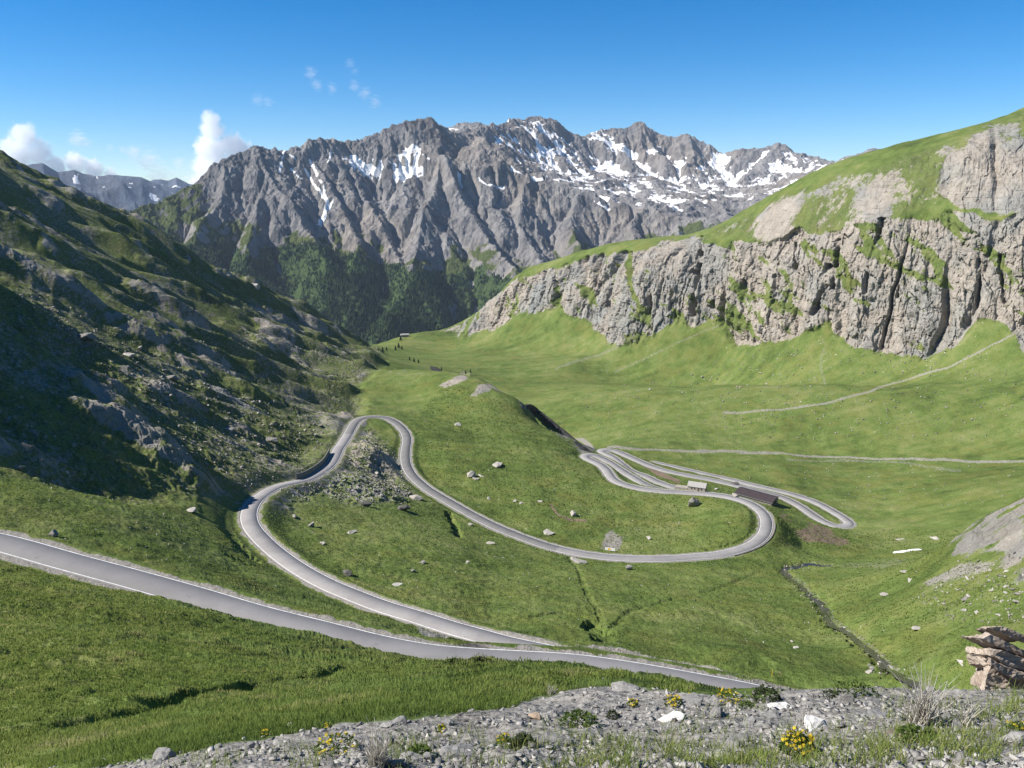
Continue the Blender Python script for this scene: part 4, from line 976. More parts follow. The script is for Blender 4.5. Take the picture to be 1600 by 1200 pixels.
# boulders one can tell apart: column, row of the foot, width in pixels, kind, label
SINGLE = [
    (736, 745, 15, 'pale', 'pale angular boulder at the left of the three on the bright knoll meadow'),
    (753, 744, 14, 'pale_slab', 'pale flat boulder at the right of the three on the bright knoll meadow'),
    (743, 749, 12, 'pale_slab', 'pale low slab in front of the other two of the knoll trio'),
    (776, 728, 30, 'pale_slab', 'widest pale flat slab lying on the knoll above the three boulders'),
    (716, 664, 19, 'pale_slab', 'pale flat rock near the top of the green knoll beside the upper bend'),
    (765, 780, 12, 'pale_slab', 'small pale slab on grass just above the dark stretch of road'),
    (805, 784, 8, 'pale', 'left of two small pale stones side by side on the knoll flank'),
    (814, 787, 8, 'pale', 'right of two small pale stones side by side on the knoll flank'),
    (844, 784, 9, 'pale', 'white rounded stone alone on grass above the worn brown path'),
    (896, 806, 14, 'pale', 'rounded pale boulder beside the worn brown path in the loop meadow'),
    (1083, 789, 20, 'grey', 'grey lichened boulder pile on the loop meadow across the road from the hut'),
    (983, 890, 13, 'pale', 'tan blocky boulder just below the road under the white banner'),
    (903, 879, 27, 'pale_slab', 'long flat pale slabs on the lower verge left of the tan boulder'),
    (856, 834, 20, 'pale_slab', 'thin flat pale slab on the grass inside the loop above the road'),
    (1013, 843, 9, 'pale', 'small pale stone on grass in the middle of the loop'),
    (486, 823, 14, 'grey', 'grey jagged boulder with shadow on grass inside the left hairpin'),
    (460, 808, 11, 'pale', 'pale upright stone at the inner edge of the left hairpin'),
    (543, 898, 20, 'dark', 'dark jagged rock beside the descending road below the hairpin'),
    (620, 916, 17, 'pale_slab', 'flat pale slab lying alone on the lower meadow'),
    (550, 834, 20, 'pale_slab', 'long thin pale slab on the meadow inside the left hairpin'),
    (504, 850, 12, 'pale_slab', 'pinkish flat stone in yellowish grass near the inner road edge'),
    (735, 821, 9, 'pale', 'pale stone on the grass bank directly under the dark road'),
    (765, 850, 16, 'pale_slab', 'pinkish slab on the meadow below the dark road stretch'),
    (645, 893, 9, 'grey', 'small grey boulder in the middle of the lower meadow'),
    (660, 880, 10, 'grey', 'grey boulder on the lower meadow just behind a smaller one'),
    (731, 879, 6, 'pale', 'tiny pale stone on the lower meadow below the pinkish slab'),
    (650, 781, 22, 'pale', 'large pale angular block at the right end of the rocky scree inside the bend'),
    (630, 797, 22, 'dark', 'dark shaded block at the foot of the rocky scree inside the bend'),
    (573, 792, 16, 'dark', 'dark boulder with a black shadow at the lower edge of the scree'),
    (1243, 1013, 14, 'pale_slab', 'thin pale slab on the meadow left of the stream'),
    (1383, 931, 15, 'pale_slab', 'pale flat stone on grass right of the stream bend'),
    (1433, 984, 16, 'pale_slab', 'pale slab on the grassy slope below the slab steps'),
    (1500, 1036, 18, 'pale_slab', 'pale squarish slab on grass beside the brown ledge'),
    (1527, 1056, 9, 'pale', 'small tan stone on grass just left of the brown ledge foot'),
    (1413, 895, 12, 'pale', 'pale stone cluster on grass below the white snow remnant'),
    (1420, 908, 18, 'pale_slab', 'flat pale slab on grass below the stone cluster'),
    (1408, 843, 18, 'pale_slab', 'thin pale slab in dark grass beyond the stream, left of its twin'),
    (1460, 843, 18, 'pale_slab', 'thin pale slab in yellow grass beyond the stream, right of its twin'),
    (1148, 757, 12, 'dark', 'dark mossy rock on the far road edge above the barn'),
    (1148, 775, 12, 'pale', 'whitish heap of rubble at the upper end of the dark barn roof'),
    (1119, 765, 6, 'pale', 'small white stone on grass between the hut and the barn'),
    (135, 531, 28, 'grey', 'broad sunlit slab boulder highest on the left slope near the big shadow edge'),
    (201, 556, 20, 'pale', 'pale tilted boulder on the left slope below the broad slab'),
    (218, 547, 10, 'pale', 'pale upright block standing on the left slope beside the shadow rib'),
    (268, 594, 22, 'grey', 'large grey boulder in the middle of the sunlit boulder field on the left slope'),
    (360, 674, 18, 'grey', 'isolated grey boulder on the lower left slope above the road'),
    (424, 692, 24, 'grey', 'flat grey boulder on the left slope just above the hairpin approach'),
    (300, 800, 16, 'pale', 'pale boulder at the tip of the big shadow beside the ditch'),
    (84, 838, 14, 'grey', 'grey boulder on grass just above the upper road at the left'),
    (30, 733, 16, 'grey', 'grey boulder at the lower edge of the big shadow at far left'),
    (1237, 1003, 6, 'pale', 'tiny white stone above the thin slab left of the stream'),
]
pts = hits([(u, v) for u, v, *_ in SINGLE])
for (u, v, w, kd, lab), p in zip(SINGLE, pts):
    d = math.hypot(math.hypot(p[0], p[1]), p[2])
    put_stone('boulder', random.choice(SH[kd]), p, w * d / FPX * 1.3, random.uniform(0, 6.28), lab, 'boulder', None, 0.1, 0.22)
def in_polys(n, poly, sd):
    rg = np.random.default_rng(sd); p = np.array(poly, float); out = []
    while len(out) < n:
        q = np.c_[rg.uniform(p[:, 0].min(), p[:, 0].max(), 400), rg.uniform(p[:, 1].min(), p[:, 1].max(), 400)]
        q = q[in_poly(q[:, 0], q[:, 1], poly)]
        out += [tuple(a) for a in q]
    return out[:n]
FIELDS = [  # group, label, count, polygon, size range in pixels, kinds
    ('boulders on the left mountainside', 'lichen-covered boulder strewn over the steep left mountainside', 105, [(60, 480), (140, 500), (330, 600), (470, 640), (530, 680), (480, 735), (400, 755), (330, 740), (260, 640), (170, 580)], (3.5, 11), ['grey', 'grey', 'pale', 'grey_slab']),
    ('rubble blocks in the scree inside the upper bend', 'angular block in the rubble slope enclosed by the upper bend', 46, [(560, 700), (600, 690), (625, 745), (645, 775), (560, 785), (520, 765)], (3.5, 11), ['pale', 'grey', 'grey', 'pale_slab']),
    ('stones below the upper road edge wall', 'pale stone on the sunlit rock strip below the road after the upper bend', 14, [(604, 705), (618, 705), (634, 760), (616, 745)], (3, 7), ['pale', 'pale_slab']),
    ('boulders under the right cliff', 'pale boulder fallen onto the green slope under the right cliff', 44, [(1010, 610), (1090, 580), (1180, 540), (1290, 545), (1250, 600), (1130, 640), (1040, 640)], (2.2, 7), ['pale', 'pale', 'grey']),
    ('slabs on the right hillside by the stream', 'grey-white slab set in the grass of the right hillside above the stream', 34, [(1440, 925), (1500, 890), (1560, 880), (1600, 900), (1600, 960), (1540, 985), (1480, 975), (1450, 950)], (5, 17), ['pale_slab', 'pale_slab', 'grey_slab']),
    ('stones at the stream head', 'grey stone in the rubble patch at the near end of the stream', 14, [(1352, 1040), (1392, 1036), (1396, 1055), (1360, 1058)], (6, 14), ['pale', 'grey', 'grey_slab']),
]
for grp, lab, cnt, poly, (s0, s1), kinds in FIELDS:
    q = in_polys(cnt, poly, hash(len(grp)) % 1000 + cnt)
    pts = hits(q)
    for p in pts:
        d = math.sqrt((p ** 2).sum()); w = s0 + (s1 - s0) * random.random() ** 2.2
        put_stone('boulder', random.choice(SH[random.choice(kinds)]), p, w * d / FPX, random.uniform(0, 6.28), lab, 'boulder', grp, 0.25, 0.25)

# the many smaller stones, one object
def stone_variants(k, flat, seed):
    out = []
    for q in range(k):
        rg = np.random.default_rng(seed + q); v = rg.normal(size=(9, 3)); v /= np.linalg.norm(v, axis=1)[:, None]; v *= np.array([0.5, 0.38, 0.5 * flat])
        bm = bmesh.new()
        for a in v: bm.verts.new(a)
        r_ = bmesh.ops.convex_hull(bm, input=bm.verts)
        bmesh.ops.triangulate(bm, faces=bm.faces); bm.verts.index_update()
        out.append((np.array([a.co for a in bm.verts]), np.array([[a.index for a in f.verts] for f in bm.faces]))); bm.free()
    return out
def scatter_stones(name, P3, size, flat, mat, seed, label, tilt=0.4, sink=0.2, tint=None):
    var = stone_variants(8, flat, seed); rg = np.random.default_rng(seed); V = []; F = []; Cc = []; off = 0
    which = rg.integers(0, 8, len(P3))
    for q in range(8):
        ii = np.nonzero(which == q)[0]
        if not len(ii): continue
        v0, f0 = var[q]; n_ = len(ii); a = rg.uniform(0, 6.28, n_); s = size[ii]
        tx = rg.normal(0, tilt, n_); ty = rg.normal(0, tilt, n_)
        X = v0[None, :, 0] * s[:, None]; Y = v0[None, :, 1] * s[:, None] * rg.uniform(0.7, 1.2, n_)[:, None]; Z = v0[None, :, 2] * s[:, None]
        Z2 = Z + X * tx[:, None] + Y * ty[:, None]
        X2 = X * np.cos(a)[:, None] - Y * np.sin(a)[:, None]; Y2 = X * np.sin(a)[:, None] + Y * np.cos(a)[:, None]
        v = np.stack([X2 + P3[ii, 0][:, None], Y2 + P3[ii, 1][:, None], Z2 + P3[ii, 2][:, None] + (0.5 * flat * s * (1 - 2 * sink))[:, None]], -1)
        V.append(v.reshape(-1, 3)); F.append((f0[None] + (np.arange(n_) * len(v0))[:, None, None]).reshape(-1, 3) + off); off += n_ * len(v0)
        t = rg.uniform(0, 1, n_); Cc.append(np.repeat(np.stack([t, rg.uniform(0, 1, n_), t * 0, t * 0 + 1], 1), len(v0), 0))
    o = mesh_np(name, np.concatenate(V), np.concatenate(F), mat, {'m1': np.concatenate(Cc)}, smooth=False)
    o['label'] = label
    return tag(o, kind='stuff')
def rubble_mat(name, stops, sc):
    m = Mat(name, 0.92, 0.1); a, b, _, _ = m.attr('m1'); p = m.pos()
    n = m.noise(p, sc, 5, 0.7)
    c = m.ramp(m.math('ADD', m.math('MULTIPLY', a, 0.65), m.math('MULTIPLY', n, 0.35)), stops)
    return m.done(c, m.bump(n, 0.5, 0.3 / sc))
MR_HILL = rubble_mat('rubble', [(0.1, (0.10, 0.095, 0.085)), (0.5, (0.24, 0.23, 0.205)), (0.9, (0.42, 0.40, 0.36))], 2.0)
MR_CHIP = rubble_mat('slate_chips', [(0.1, (0.085, 0.082, 0.077)), (0.45, (0.215, 0.208, 0.195)), (0.75, (0.33, 0.318, 0.297)), (0.95, (0.50, 0.48, 0.43))], 12.0)
def stones_in(poly, n_, sd, s0, s1, pw=3.0):
    q = in_polys(n_, poly, sd); pts = hits(q); d = np.sqrt((pts ** 2).sum(1))
    return pts, (s0 + (s1 - s0) * np.random.default_rng(sd).random(n_) ** pw) * d / FPX
sets = [stones_in([(20, 440), (150, 500), (330, 600), (470, 640), (530, 690), (470, 740), (390, 765), (300, 740), (240, 650), (150, 590), (30, 520)], 2600, 5, 1.2, 5.0),
        stones_in([(300, 520), (440, 520), (560, 570), (600, 600), (560, 640), (480, 640), (380, 600)], 900, 6, 1.0, 3.2),
        stones_in([(430, 770), (560, 690), (610, 690), (650, 775), (620, 795), (470, 790)], 700, 7, 1.2, 5.5),
        stones_in([(880, 620), (1090, 560), (1290, 530), (1600, 560), (1600, 690), (1200, 690), (950, 690)], 1700, 8, 1.1, 4.0),
        stones_in([(960, 720), (1600, 730), (1600, 790), (1340, 800), (1100, 735)], 300, 15, 1.1, 3.6),
        stones_in([(1420, 930), (1510, 870), (1600, 860), (1600, 975), (1470, 985)], 420, 9, 1.5, 6),
        stones_in([(480, 800), (640, 800), (900, 900), (1200, 900), (1300, 1000), (1000, 1020), (700, 940), (520, 870)], 260, 10, 1.0, 4),
        stones_in([(660, 660), (760, 640), (960, 800), (1100, 800), (1000, 850), (800, 800), (680, 720)], 130, 11, 1.0, 4),
        stones_in([(0, 740), (250, 790), (330, 850), (300, 900), (0, 820)], 130, 12, 1.0, 4.5),
        stones_in([(640, 990), (830, 1004), (960, 1014), (1100, 1042), (1240, 1076), (1100, 1052), (950, 1024), (800, 1013)], 500, 13, 1.0, 4.0),
        stones_in([(1220, 884), (1300, 880), (1240, 900), (1330, 985), (1420, 1050), (1400, 1055), (1300, 985), (1215, 895)], 240, 14, 1.2, 4.5)]
scatter_stones('rubble', np.concatenate([a for a, b in sets]), np.concatenate([b for a, b in sets]), 0.6, MR_HILL, 300, 'small stones strewn over the slopes and meadows')

# ------------------------------------------------------------------ foreground slate
q = in_polys(11000, [(40, 1215), (180, 1196), (300, 1180), (430, 1150), (560, 1130), (640, 1120), (760, 1110), (850, 1090), (940, 1075), (1000, 1080), (1180, 1090), (1260, 1080), (1400, 1078), (1620, 1070), (1620, 1230), (40, 1230)], 21)
q = np.array(q); az, t = ray(q[:, 0], q[:, 1])
b0 = np.array([hit(u, min(v, 1228)) for u, v in q]); rg = np.random.default_rng(22)
xx, yy = b0[:, 0] + rg.normal(0, 0.05, len(q)), b0[:, 1] + rg.normal(0, 0.05, len(q))
keep = fbm(xx * 1.1, yy * 1.1, 3, 23) > -0.13
xx, yy = xx[keep], yy[keep]
scatter_stones('slate_chips', np.stack([xx, yy, ground(xx, yy)], 1), 0.010 + 0.10 * rg.random(len(xx)) ** 3.2, 0.34, MR_CHIP, 320, 'grey slate chips covering the near bank', 0.3, 0.25)
FS = [stone_mesh('slate_stone', 400 + k, (0.3, 0.2, 0.42, 0.14, 0.25, 0.5)[k], MS_SLATE, 3, 15, 0.035) for k in range(6)]
FW = [stone_mesh('slate_stone', 420 + k, (0.3, 0.22)[k], MS_WHITE, 3, 15, 0.04) for k in range(2)]
FP = stone_mesh('slate_stone', 430, 0.55, MS_PEACH, 3, 15, 0.04); FPU = stone_mesh('slate_stone', 431, 0.4, MS_PURPLE, 3, 15, 0.05)
FPT = stone_mesh('slate_stone', 432, 0.95, MS_SLATE, 3, 9, 0.04)
NEAR = [
    (1218, 1108, 40, FW[1], 'bright white quartz slab on the slate bank below the dark green shrub', 'stone'),
    (1266, 1139, 56, FW[0], 'long white quartz rock behind the bright yellow flower clump', 'stone'),
    (1048, 1124, 44, FW[1], 'cream-white rock in the middle of the slate bank', 'stone'),
    (835, 1124, 24, FP, 'peach-coloured stone on the slate bank', 'stone'),
    (1322, 1101, 26, FPT, 'pointed grey stone with a black shaded side standing on the bank', 'stone'),
    (1366, 1120, 44, FS[3], 'thin dark slab tilted over a black gap near the dry tuft', 'stone'),
    (1394, 1149, 24, FPU, 'small purple stone below the dry pale tuft', 'stone'),
    (901, 1184, 14, FW[0], 'small white stone near the bottom middle of the bank', 'stone'),
    (1075, 1102, 66, FS[3], 'broad flat slate slab near the brow above the cream-white rock', 'stone'),
    (1125, 1100, 46, FS[1], 'brownish flat slate slab beside the broad slab at the brow', 'stone'),
    (1150, 1165, 56, FS[4], 'long tilted grey slab between grass clumps in the lower right of the bank', 'stone'),
    (975, 1078, 50, FS[0], 'layered slate ledge at the crest of the brow', 'stone'),
    (625, 1132, 34, FS[2], 'rounded grey rock at the grass edge on the left of the bank', 'stone'),
    (455, 1134, 14, FS[2], 'small grey stone sitting alone in the near grass', 'stone'),
    (640, 1190, 46, FS[0], 'large flat grey stone beside the straw tuft at the bottom edge', 'stone'),
    (720, 1180, 60, FS[1], 'broad bluish slate plate at the bottom of the bank', 'stone'),
    (620, 1195, 24, FS[5], 'smooth grey rounded stone at the bottom edge', 'stone'),
    (860, 1160, 60, FS[1], 'wide pale slate plate in the middle of the bank', 'stone'),
    (1590, 1165, 50, FS[5], 'grey block leaning at the right edge of the picture', 'stone'),
    (258, 1185, 40, FS[2], 'grey rocks at the lower left end of the slate bank', 'stone'),
]
pts = hits([(u, min(v, 1196)) for u, v, *_ in NEAR])
for (u, v, w, me, lab, cat), p in zip(NEAR, pts):
    d = math.sqrt((p ** 2).sum())
    put_stone('slate_stone', me, p, w * d / FPX * 1.1, random.uniform(-0.5, 0.5), lab, cat, None, 0.16, 0.2)
q = in_polys(130, [(60, 1200), (200, 1190), (430, 1150), (640, 1122), (850, 1094), (940, 1078), (1180, 1094), (1400, 1082), (1600, 1076), (1600, 1200), (60, 1205)], 33)
pts = hits([(u, min(v, 1196)) for u, v in q])
for p in pts:
    d = math.sqrt((p ** 2).sum()); w = 9 + 30 * random.random() ** 2.5
    put_stone('slate_stone', random.choice(FS), p, w * d / FPX, random.uniform(0, 6.28), 'grey slate stone lying loose among chips on the near bank', 'stone', 'loose slate stones on the near bank', 0.3, 0.22)

# brown layered ledge at the right edge
def ledge():
    root = bpy.data.objects.new('rock_outcrop', None); C.objects.link(root)
    tag(root, 'brown layered rock ledge jutting in from the right edge above the slate bank', 'rock outcrop')
    o3 = np.array(at_r(1560, 1030, 9.4)); root.location = o3
    k = 8.97 / FPX
    def plate(pts, y0, y1, seed, mat):
        # outline in pixels round (1560,1030), right and up, extruded in depth
        pts = [(1606 + (a_ - 1606) * 0.86, 1062 + (b_ - 1062) * 0.86) for a_, b_ in pts]
        bm = bmesh.new(); rg = random.Random(seed); fr = []; bk = []
        for px_, py_ in pts:
            fr.append(bm.verts.new(((px_ - 1560) * k, y0 + rg.uniform(-.02, .02), (1030 - py_) * k)))
            bk.append(bm.verts.new(((px_ - 1560) * k + 0.04 + 0.34 * (y1 - y0), y1 + rg.uniform(-.05, .05), (1030 - py_) * k - 0.60 * (y1 - y0))))
        bm.faces.new(fr); bm.faces.new(bk[::-1]); n_ = len(pts)
        for i in range(n_): bm.faces.new((fr[i], bk[i], bk[(i + 1) % n_], fr[(i + 1) % n_]))
        bmesh.ops.recalc_face_normals(bm, faces=bm.faces)
        bmesh.ops.triangulate(bm, faces=bm.faces)
        for _ in range(4):
            bmesh.ops.subdivide_edges(bm, edges=[e for e in bm.edges if e.calc_length() > 0.045], cuts=1)
            bmesh.ops.triangulate(bm, faces=bm.faces)
        bm.normal_update(); c = np.array([v.co for v in bm.verts])
        tl = c[:, 2] + 0.62 * c[:, 0]
        d = 0.020 * perlin3(c[:, 0] * 7, c[:, 1] * 7, tl * 26, seed) + 0.014 * perlin3(c[:, 0] * 18, c[:, 1] * 18, tl * 60, seed + 1) + 0.03 * perlin3(c[:, 0] * 3, c[:, 1] * 3, tl * 8, seed + 2)
        for v, q_ in zip(bm.verts, d): v.co += v.normal * float(q_)
        me = bpy.data.meshes.new('slab'); bm.to_mesh(me); bm.free(); me.materials.append(mat)
        o = bpy.data.objects.new('slab', me); C.objects.link(o); o.parent = root
    plate([(1519, 983), (1534, 977), (1560, 990), (1590, 1005), (1625, 1020), (1625, 1032), (1580, 1014), (1545, 998)], 0.0, 0.9, 1, MS_BROWN)
    plate([(1531, 1000), (1548, 1000), (1585, 1017), (1625, 1035), (1625, 1052), (1585, 1040), (1545, 1022), (1531, 1013)], -0.06, 0.9, 2, MS_BROWN)
    plate([(1527, 1012), (1540, 1020), (1582, 1040), (1625, 1055), (1625, 1066), (1588, 1056), (1556, 1042), (1533, 1027)], -0.10, 0.9, 3, MS_BROWN)
    plate([(1560, 985), (1580, 985), (1625, 1003), (1625, 1018), (1590, 1003)], 0.25, 1.1, 4, MS_BROWN)
    plate([(1544, 1040), (1562, 1044), (1578, 1062), (1584, 1096), (1540, 1096), (1541, 1064)], 0.02, 0.35, 5, MS_BROWN)
    plate([(1570, 1062), (1640, 1070), (1640, 1104), (1560, 1104)], 0.16, 0.9, 6, MS_BROWN)
ledge()

# ------------------------------------------------------------------ grass, flowers, tufts
def blade_mat(name, stops, tr=0.45):
    """thin leaves: part of the light passes through"""
    m = Mat(name, 0.8, 0.1); a, b, _, _ = m.attr('m1'); c = m.ramp(a, stops)
    m.done(c)
    if tr:
        t_ = m.node('ShaderNodeBsdfTranslucent'); m.l.new(c, t_.inputs['Color']); x = m.node('ShaderNodeMixShader'); x.inputs[0].default_value = tr
        m.l.new(m.b.outputs[0], x.inputs[1]); m.l.new(t_.outputs[0], x.inputs[2]); m.l.new(x.outputs[0], m.n['Material Output'].inputs['Surface'])
    return m.m
MB_GRASS = blade_mat('grass_blades', [(0.0, (0.075, 0.110, 0.028)), (0.3, (0.155, 0.215, 0.050)), (0.7, (0.22, 0.27, 0.070)), (0.93, (0.31, 0.32, 0.11)), (1.0, (0.42, 0.37, 0.19))])
def blades(P3, h, w, lean, rg, tone):
    n_ = len(P3); a = rg.uniform(0, 6.28, n_)
    tx, ty = np.cos(a), np.sin(a)
    la = rg.uniform(0, 6.28, n_); ll = lean * rg.uniform(0.3, 1.2, n_) * h
    b1 = P3 + np.stack([tx * w, ty * w, -0.03 * h], 1); b2 = P3 - np.stack([tx * w, ty * w, 0.03 * h], 1)
    mid = P3 + np.stack([np.cos(la) * ll * 0.35, np.sin(la) * ll * 0.35, h * 0.6], 1)
    tip = P3 + np.stack([np.cos(la) * ll, np.sin(la) * ll, h], 1)
    m1_ = mid + np.stack([tx * w * .7, ty * w * .7, 0 * h], 1); m2_ = mid - np.stack([tx * w * .7, ty * w * .7, 0 * h], 1)
    V = np.stack([b1, b2, m1_, m2_, tip], 1).reshape(-1, 3)
    o = (np.arange(n_) * 5)[:, None]
    F = np.concatenate([o + np.array([[0, 1, 3]]), o + np.array([[0, 3, 2]]), o + np.array([[2, 3, 4]])])
    Cc = np.repeat(np.stack([tone, tone, tone, tone * 0 + 1], 1), 5, 0)
    return V, F, Cc
rg = np.random.default_rng(55)
GP = [(-10, 900), (30, 885), (150, 905), (300, 960), (450, 1003), (560, 1025), (650, 1046), (700, 1046), (800, 1036), (900, 1044), (1000, 1058), (1100, 1080), (1060, 1092), (940, 1084), (840, 1100), (600, 1126), (430, 1160), (300, 1188), (200, 1205), (-10, 1215)]
q = np.array(in_polys(230000, GP, 56)); az, t = ray(q[:, 0], q[:, 1])
def fast_hits(q):
    az, t = ray(q[:, 0], q[:, 1])
    rs = np.exp(np.linspace(math.log(3.5), math.log(170), 700)); r = np.full(len(q), np.nan); todo = np.ones(len(q), bool)
    for k in rs:
        ii = np.nonzero(todo)[0]
        if not len(ii): break
        ok = t_base(az[ii], np.full(len(ii), math.log(k))) >= t[ii]
        r[ii[ok]] = k; todo[ii[ok]] = False
    r = np.where(np.isnan(r), 100, r) * rg.uniform(0.985, 1.03, len(q))
    return r * np.sin(az), r * np.cos(az), r
gx2, gy2, gr2 = fast_hits(q)
gz2, gm2 = H(gx2, gy2)
cl_ = fbm(gx2 / 0.9, gy2 / 0.9, 3, 57); cl2 = fbm(gx2 / 5, gy2 / 5, 3, 58)
keep = (gm2['fore'] < 0.45) & (gm2['d'] > HALF + 1.6 + 1.2 * rg.random(len(q))) & (rg.random(len(q)) < 0.75 + 1.2 * cl_)
P3 = np.stack([gx2, gy2, gz2], 1)[keep]; rr_ = gr2[keep]
hh = np.clip(0.06 + 0.0017 * rr_, 0.07, 0.20) * rg.uniform(0.55, 1.25, len(rr_)) * (1 + 0.9 * cl_[keep])
ww = np.maximum(0.0035, rr_ * 0.00062) * rg.uniform(0.7, 1.3, len(rr_))
tone = np.clip(0.53 + 0.65 * cl2[keep] + 0.35 * cl_[keep] + rg.normal(0, 0.13, len(rr_)), 0, 1)
V, F, Cc = blades(P3, hh, ww, 0.55, rg, tone)
# clumps on the slate bank
q = np.array(in_polys(60000, [(60, 1200), (300, 1180), (600, 1122), (850, 1094), (1180, 1094), (1400, 1082), (1620, 1076), (1620, 1215), (60, 1215)], 59)); gx2, gy2, gr2 = fast_hits(q)
uu, vv = q[:, 0], q[:, 1]
wgt = np.zeros(len(q))
for cu, cv, ru, rv, a in ((800, 1180, 90, 20, .45), (480, 1180, 80, 16, .4), (1500, 1190, 150, 20, .6), (1050, 1165, 60, 12, .3), (1480, 1155, 100, 40, .7), (1340, 1175, 70, 30, .8), (1180, 1190, 130, 25, .9), (980, 1190, 110, 26, .9), (880, 1145, 36, 18, .35), (1080, 1145, 60, 24, .45), (650, 1180, 60, 22, .5), (1590, 1110, 50, 40, .8), (700, 1150, 40, 12, .3), (1420, 1115, 34, 16, .5), (1240, 1175, 50, 24, .6), (330, 1195, 60, 16, .4), (1340, 1082, 60, 8, .7), (1150, 1110, 40, 10, .3)):
    wgt = np.maximum(wgt, a * np.exp(-((uu - cu) / ru) ** 2 - ((vv - cv) / rv) ** 2))
cl_ = fbm(gx2 / 0.35, gy2 / 0.35, 3, 60)
keep = rg.random(len(q)) < wgt * np.clip(0.55 + 2.2 * cl_, 0, 1)
P3b = np.stack([gx2, gy2, ground(gx2, gy2)], 1)[keep]; n_ = len(P3b)
V2, F2, C2 = blades(P3b, rg.uniform(0.03, 0.13, n_), np.full(n_, 0.0026), 0.7, rg, np.clip(rg.normal(0.6, 0.2, n_), 0, 1))
MEADOW = [(-10, 735), (230, 775), (330, 830), (420, 800), (600, 790), (640, 660), (700, 600), (820, 640), (960, 740), (1200, 770), (1330, 830), (1500, 830), (1600, 800), (1600, 1050), (1440, 1066), (1200, 1070), (1050, 1040), (800, 1000), (560, 1000), (300, 945), (-10, 830)]
q = np.array(in_polys(150000, MEADOW, 66)); az, t = ray(q[:, 0], q[:, 1])
rs = np.exp(np.linspace(math.log(110), math.log(760), 420)); r_ = np.full(len(q), np.nan); todo = np.ones(len(q), bool)
for k in rs:
    ii = np.nonzero(todo)[0]
    ok = t_base(az[ii], np.full(len(ii), math.log(k))) >= t[ii]; r_[ii[ok]] = k; todo[ii[ok]] = False
okm = ~np.isnan(r_); q = q[okm]; az = az[okm]; r_ = r_[okm] * rg.uniform(0.99, 1.01, okm.sum())
x_, y_ = r_ * np.sin(az), r_ * np.cos(az); z_, k_ = H(x_, y_)
c_ = fbm(x_ / 6, y_ / 6, 4, 67); c2_ = fbm(x_ / 40, y_ / 40, 3, 68)
keep = (k_['d'] > HALF + 2.5) & (rg.random(len(x_)) < 0.55 + 1.3 * c_) & (k_['left'] < 0.5) & (k_['rightrock'] < 0.3)
P3c = np.stack([x_, y_, z_], 1)[keep]; rc = r_[keep]; n_ = len(rc)
hc = np.clip(0.0011 * rc, 0.14, 0.55) * rg.uniform(0.5, 1.3, n_); wc = np.clip(0.00075 * rc, 0.08, 0.5) * rg.uniform(0.6, 1.4, n_)
tc = np.clip(0.36 + 0.5 * c_[keep] + 0.5 * c2_[keep] + rg.normal(0, 0.14, n_), 0, 0.95)
V3, F3_, C3 = blades(P3c, hc, wc, 0.9, rg, tc)
V2 = np.concatenate([V2, V3]); F2 = np.concatenate([F2, F3_ + len(P3b) * 5]); C2 = np.concatenate([C2, C3])
grass = mesh_np('grass', np.concatenate([V, V2]), np.concatenate([F, F2 + len(V)]), MB_GRASS, {'m1': np.concatenate([Cc, C2])}, smooth=False)
tag(grass, kind='stuff'); grass['label'] = 'near slope grass and grass clumps between the slate'
M_STRAW = blade_mat('straw', [(0, (0.50, 0.46, 0.38)), (0.5, (0.64, 0.61, 0.54)), (1, (0.76, 0.74, 0.68))])
M_LEAF = blade_mat('leaf_green', [(0, (0.030, 0.055, 0.016)), (0.5, (0.075, 0.12, 0.028)), (1, (0.15, 0.19, 0.05))])
M_DARKLEAF = blade_mat('leaf_dark', [(0, (0.020, 0.030, 0.014)), (0.5, (0.050, 0.066, 0.030)), (1, (0.10, 0.115, 0.055))])
M_YELLOW = blade_mat('petal_yellow', [(0, (0.42, 0.30, 0.02)), (1, (0.75, 0.60, 0.05))])
def straw_tuft(u, v, hpx, wpx, n_, label, seed):
    p = hits([(u, v)])[0]; d = math.sqrt((p ** 2).sum()); k = d / FPX; rg = np.random.default_rng(seed)
    h = hpx * k * rg.uniform(0.35, 1.05, n_); ang = rg.normal(0, 0.42, n_); dep = rg.normal(0, 0.35, n_)
    base = np.stack([rg.normal(0, 0.10 * wpx * k, n_), rg.normal(0, 0.10 * wpx * k, n_), np.zeros(n_)], 1)
    V = []; F = []; t = rg.random(n_)
    for i in range(n_):
        tipx = math.sin(ang[i]) * h[i]; tipy = math.sin(dep[i]) * h[i]; w = 0.0062 * rg.uniform(0.6, 1.2)
        for s in range(5):
            f = s / 4; bend = f ** 1.6
            c = base[i] + np.array([tipx * bend, tipy * bend, h[i] * f * math.cos(ang[i] * 0.8) - 0.01])
            ww = w * (1 - 0.75 * f)
            for a in (0, 2.09, 4.18): V.append(c + np.array([math.cos(a) * ww, math.sin(a) * ww, 0]))
        o = i * 15
        for s in range(4):
            for a in range(3):
                b = o + s * 3 + a; b2 = o + s * 3 + (a + 1) % 3
                F.append((b, b2, b2 + 3, b + 3))
    at = np.repeat(np.stack([t, t, t, t], 1), 15, 0)
    root = mesh_np('dry_tuft', np.array(V), np.array(F), M_STRAW, {'m1': at}, smooth=True)
    root.location = p
    tag(root, label, 'dry grass')
straw_tuft(1440, 1136, 84, 70, 110, 'large fan of dry pale stalks on the slate bank near the brown ledge', 1)
straw_tuft(592, 1196, 62, 50, 70, 'pale straw tuft at the bottom edge near the yellow flowers', 2)
straw_tuft(1254, 1132, 34, 26, 12, 'few thin dry twigs rising from the white quartz rock', 3)
straw_tuft(1510, 1135, 40, 40, 22, 'sparse dry stalks right of the large pale fan', 4)
straw_tuft(862, 1086, 16, 24, 60, 'small tan dry tuft at the grass edge on the brow', 5)
